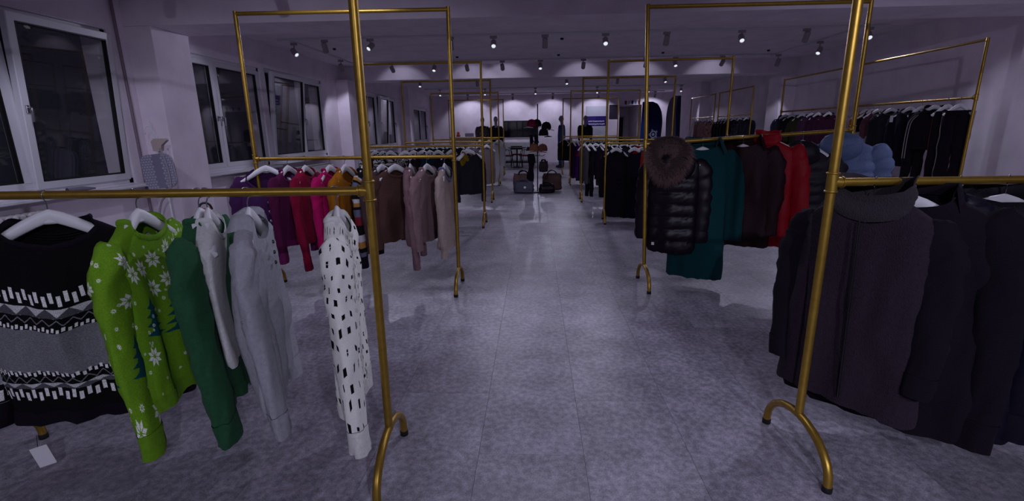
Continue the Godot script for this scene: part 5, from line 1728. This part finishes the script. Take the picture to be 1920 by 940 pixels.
	tm.lathe([Vector2(0, 0.72), Vector2(0.34, 0.72), Vector2(0.35, 0.73), Vector2(0.35, 0.742), Vector2(0.34, 0.75), Vector2(0, 0.75)], 28)
	part(tb_, "table_top", tm, M.black_plastic)
	part(tb_, "column", tb([Vector3(0, 0.03, 0), Vector3(0, 0.72, 0)], 0.03, 12), M.black_metal)
	tm = MB.new()
	tm.lathe([Vector2(0, 0), Vector2(0.24, 0), Vector2(0.24, 0.015), Vector2(0.05, 0.04)], 24)
	part(tb_, "foot", tm, M.black_metal)
	chair(Vector3(-1.02, 0, -18.4), 105, "black chair with dull red seat on the window side of the round table")
	chair(Vector3(-0.32, 0, -18.4), -105, "black chair with dull red seat on the stand's side of the round table")
	chair(Vector3(-0.70, 0, -19.35), 5, "black chair with dull red seat behind the round table")
	# mannequins
	var skin := mat(Color(0.55, 0.53, 0.56), 0.5)
	var patt := printed("patterned_jacket", zebra_image(Color(0.12, 0.10, 0.11), Color(0.48, 0.44, 0.44), 0.2, 5))
	mannequin("grey mannequin in a patterned jacket beside the suited one", Vector3(-1.96, 0, -18.9), 10, patt, M.black, skin, 0.6, M.black)
	mannequin("grey mannequin in a black jacket and black trousers by the screen", Vector3(-1.40, 0, -18.2), -15, M.black, M.black, skin, 0.7, M.black)
	mannequin("grey mannequin in a blue denim shirt at the last right rack", Vector3(1.0, 0, -18.5), -70, cloth("denim", Color(0.24, 0.33, 0.52)), M.denim, skin, 0.78, M.denim)
	mannequin("grey mannequin in a black bomber jacket below the purple poster", Vector3(1.90, 0, -18.9), 0, M.black, M.charcoal, skin, 0.5, M.black)
	# shelf on the back wall
	var sh := thing("wall_shelf", "white wall shelf at the window end of the back wall", "shelf", Vector3(-3.0, 1.12, ZB + 0.14))
	part(sh, "board", bx(Vector3(), Vector3(1.1, 0.03, 0.26), 0.004), M.white_plastic)
	for sx in [-0.45, 0.45]: part(sh, "bracket", bx(Vector3(sx, -0.06, -0.05), Vector3(0.02, 0.1, 0.16), 0.003), M.white_plastic)
	var toy := MB.new()
	toy.lathe([Vector2(0, 0), Vector2(0.07, 0), Vector2(0.09, 0.05), Vector2(0.05, 0.11), Vector2(0.065, 0.16), Vector2(0.03, 0.21), Vector2(0, 0.215)], 16)
	solo("vase", toy, mat(Color(0.62, 0.16, 0.14), 0.5), "small red bulbous vase on the wall shelf", "vase", Vector3(-3.3, 1.136, ZB + 0.14))
	solo("storage_box", bx(Vector3(0, 0.075, 0), Vector3(0.36, 0.15, 0.2), 0.012), mat(Color(0.50, 0.46, 0.52), 0.7), "lilac grey storage box on the wall shelf", "box", Vector3(-2.82, 1.136, ZB + 0.14))
	# poster and panels on the right of the back wall
	var pim := img_fill(Color(0.78, 0.78, 0.82), 256, 512)
	pim.fill_rect(Rect2i(0, 130, 256, 130), Color(0.17, 0.10, 0.42))
	pim.fill_rect(Rect2i(0, 130, 120, 130), Color(0.23, 0.15, 0.47))
	var pr := RandomNumberGenerator.new()
	pr.seed = 3
	for row in [[188, 16, 0.82], [224, 18, 0.85]]:
		var x := 26
		while x < 226:
			var wd := pr.randi_range(7, 13)
			pim.fill_rect(Rect2i(x, row[0] + pr.randi_range(0, 3), wd, row[1] - pr.randi_range(0, 4)), Color(0.86, 0.85, 0.9))
			x += wd + pr.randi_range(2, 4)
	for y in range(300, 470, 24):
		pim.fill_rect(Rect2i(30, y, pr.randi_range(120, 190), 4), Color(0.62, 0.62, 0.68))
	var po := MB.new()
	po.box(Vector3(), Vector3(0.88, 1.62, 0.012))
	var poster := solo("poster", po, M.white_plastic, "tall white poster with a purple title band on the back wall", "poster", Vector3(2.66, 1.52, ZB + 0.012))
	var PF := PackedVector3Array([Vector3(-0.435, 0.805, 0.0075), Vector3(0.435, 0.805, 0.0075), Vector3(-0.435, -0.805, 0.0075), Vector3(0.435, -0.805, 0.0075)])
	var pf := MB.new()
	pf.grid(PF, 2, 2, false)
	part(poster, "print", pf, printed("poster", pim, 0.6))
	solo("glass_panel", bx(Vector3(), Vector3(0.40, 0.58, 0.02), 0.004), mat(Color(0.22, 0.19, 0.25), 0.3), "dark glossy panel on the back wall beside the passage", "panel", Vector3(3.38, 2.08, ZB + 0.012))
	# bunting over the passage
	var bu := thing("bunting", "string of small red, white and blue pennants over the passage", "bunting", Vector3(4.25, 2.5, ZB + 0.006))
	part(bu, "string", tb(spline([Vector3(-0.45, 0.05, 0), Vector3(0, 0.0, 0), Vector3(0.6, 0.08, 0)], 6), 0.003, 5), M.white_plastic)
	var pc := [Color(0.5, 0.06, 0.1), Color(0.75, 0.75, 0.78), Color(0.10, 0.14, 0.36), Color(0.45, 0.55, 0.62), Color(0.5, 0.06, 0.1), Color(0.8, 0.8, 0.82), Color(0.1, 0.14, 0.36)]
	for k in 7:
		var pm := MB.new()
		pm.prism(PackedVector2Array([Vector2(-0.05, 0), Vector2(0.05, 0), Vector2(0.035, -0.15), Vector2(-0.035, -0.15)]), 0.003, Vector3(-0.38 + k * 0.14, 0.03, 0.004))
		part(bu, "pennant", pm, mat(pc[k], 0.8))
	# beach flags
	var f1 := img_fill(Color(0.055, 0.085, 0.26), 256, 512)
	f1.fill_rect(Rect2i(0, 90, 34, 422), Color(0.11, 0.22, 0.50))
	for y in range(110, 470, 22): f1.fill_rect(Rect2i(46, y, 10, 14), Color(0.55, 0.58, 0.68))
	for y in 512:
		for x in 256:
			var d := Vector2(x - 160, (y - 292) * 1.25).length()
			if (d < 44 and d > 30) or (d < 17): f1.set_pixel(x, y, Color(0.66, 0.68, 0.76))
	for k in 5: flake(f1, 160 + cos(k * 1.256 + 0.6) * 50, 292 + sin(k * 1.256 + 0.6) * 40, 14, Color(0.66, 0.68, 0.76))
	beach_flag("deep blue beach flag with a pale round emblem near the passage", Vector3(3.80, 0, -16.5), 0, f1, 0.68, 2.2)
	var f2 := img_fill(Color(0.42, 0.40, 0.46), 256, 512)
	for y in 512: f2.fill_rect(Rect2i(0, y, int(60 + 50.0 * pow(1.0 - y / 512.0, 2.0)), 1), Color(0.09, 0.11, 0.30))
	beach_flag("pale grey beach flag with a dark blue edge by the right column", Vector3(4.52, 0, -16.6), 180, f2, 0.46, 2.38)
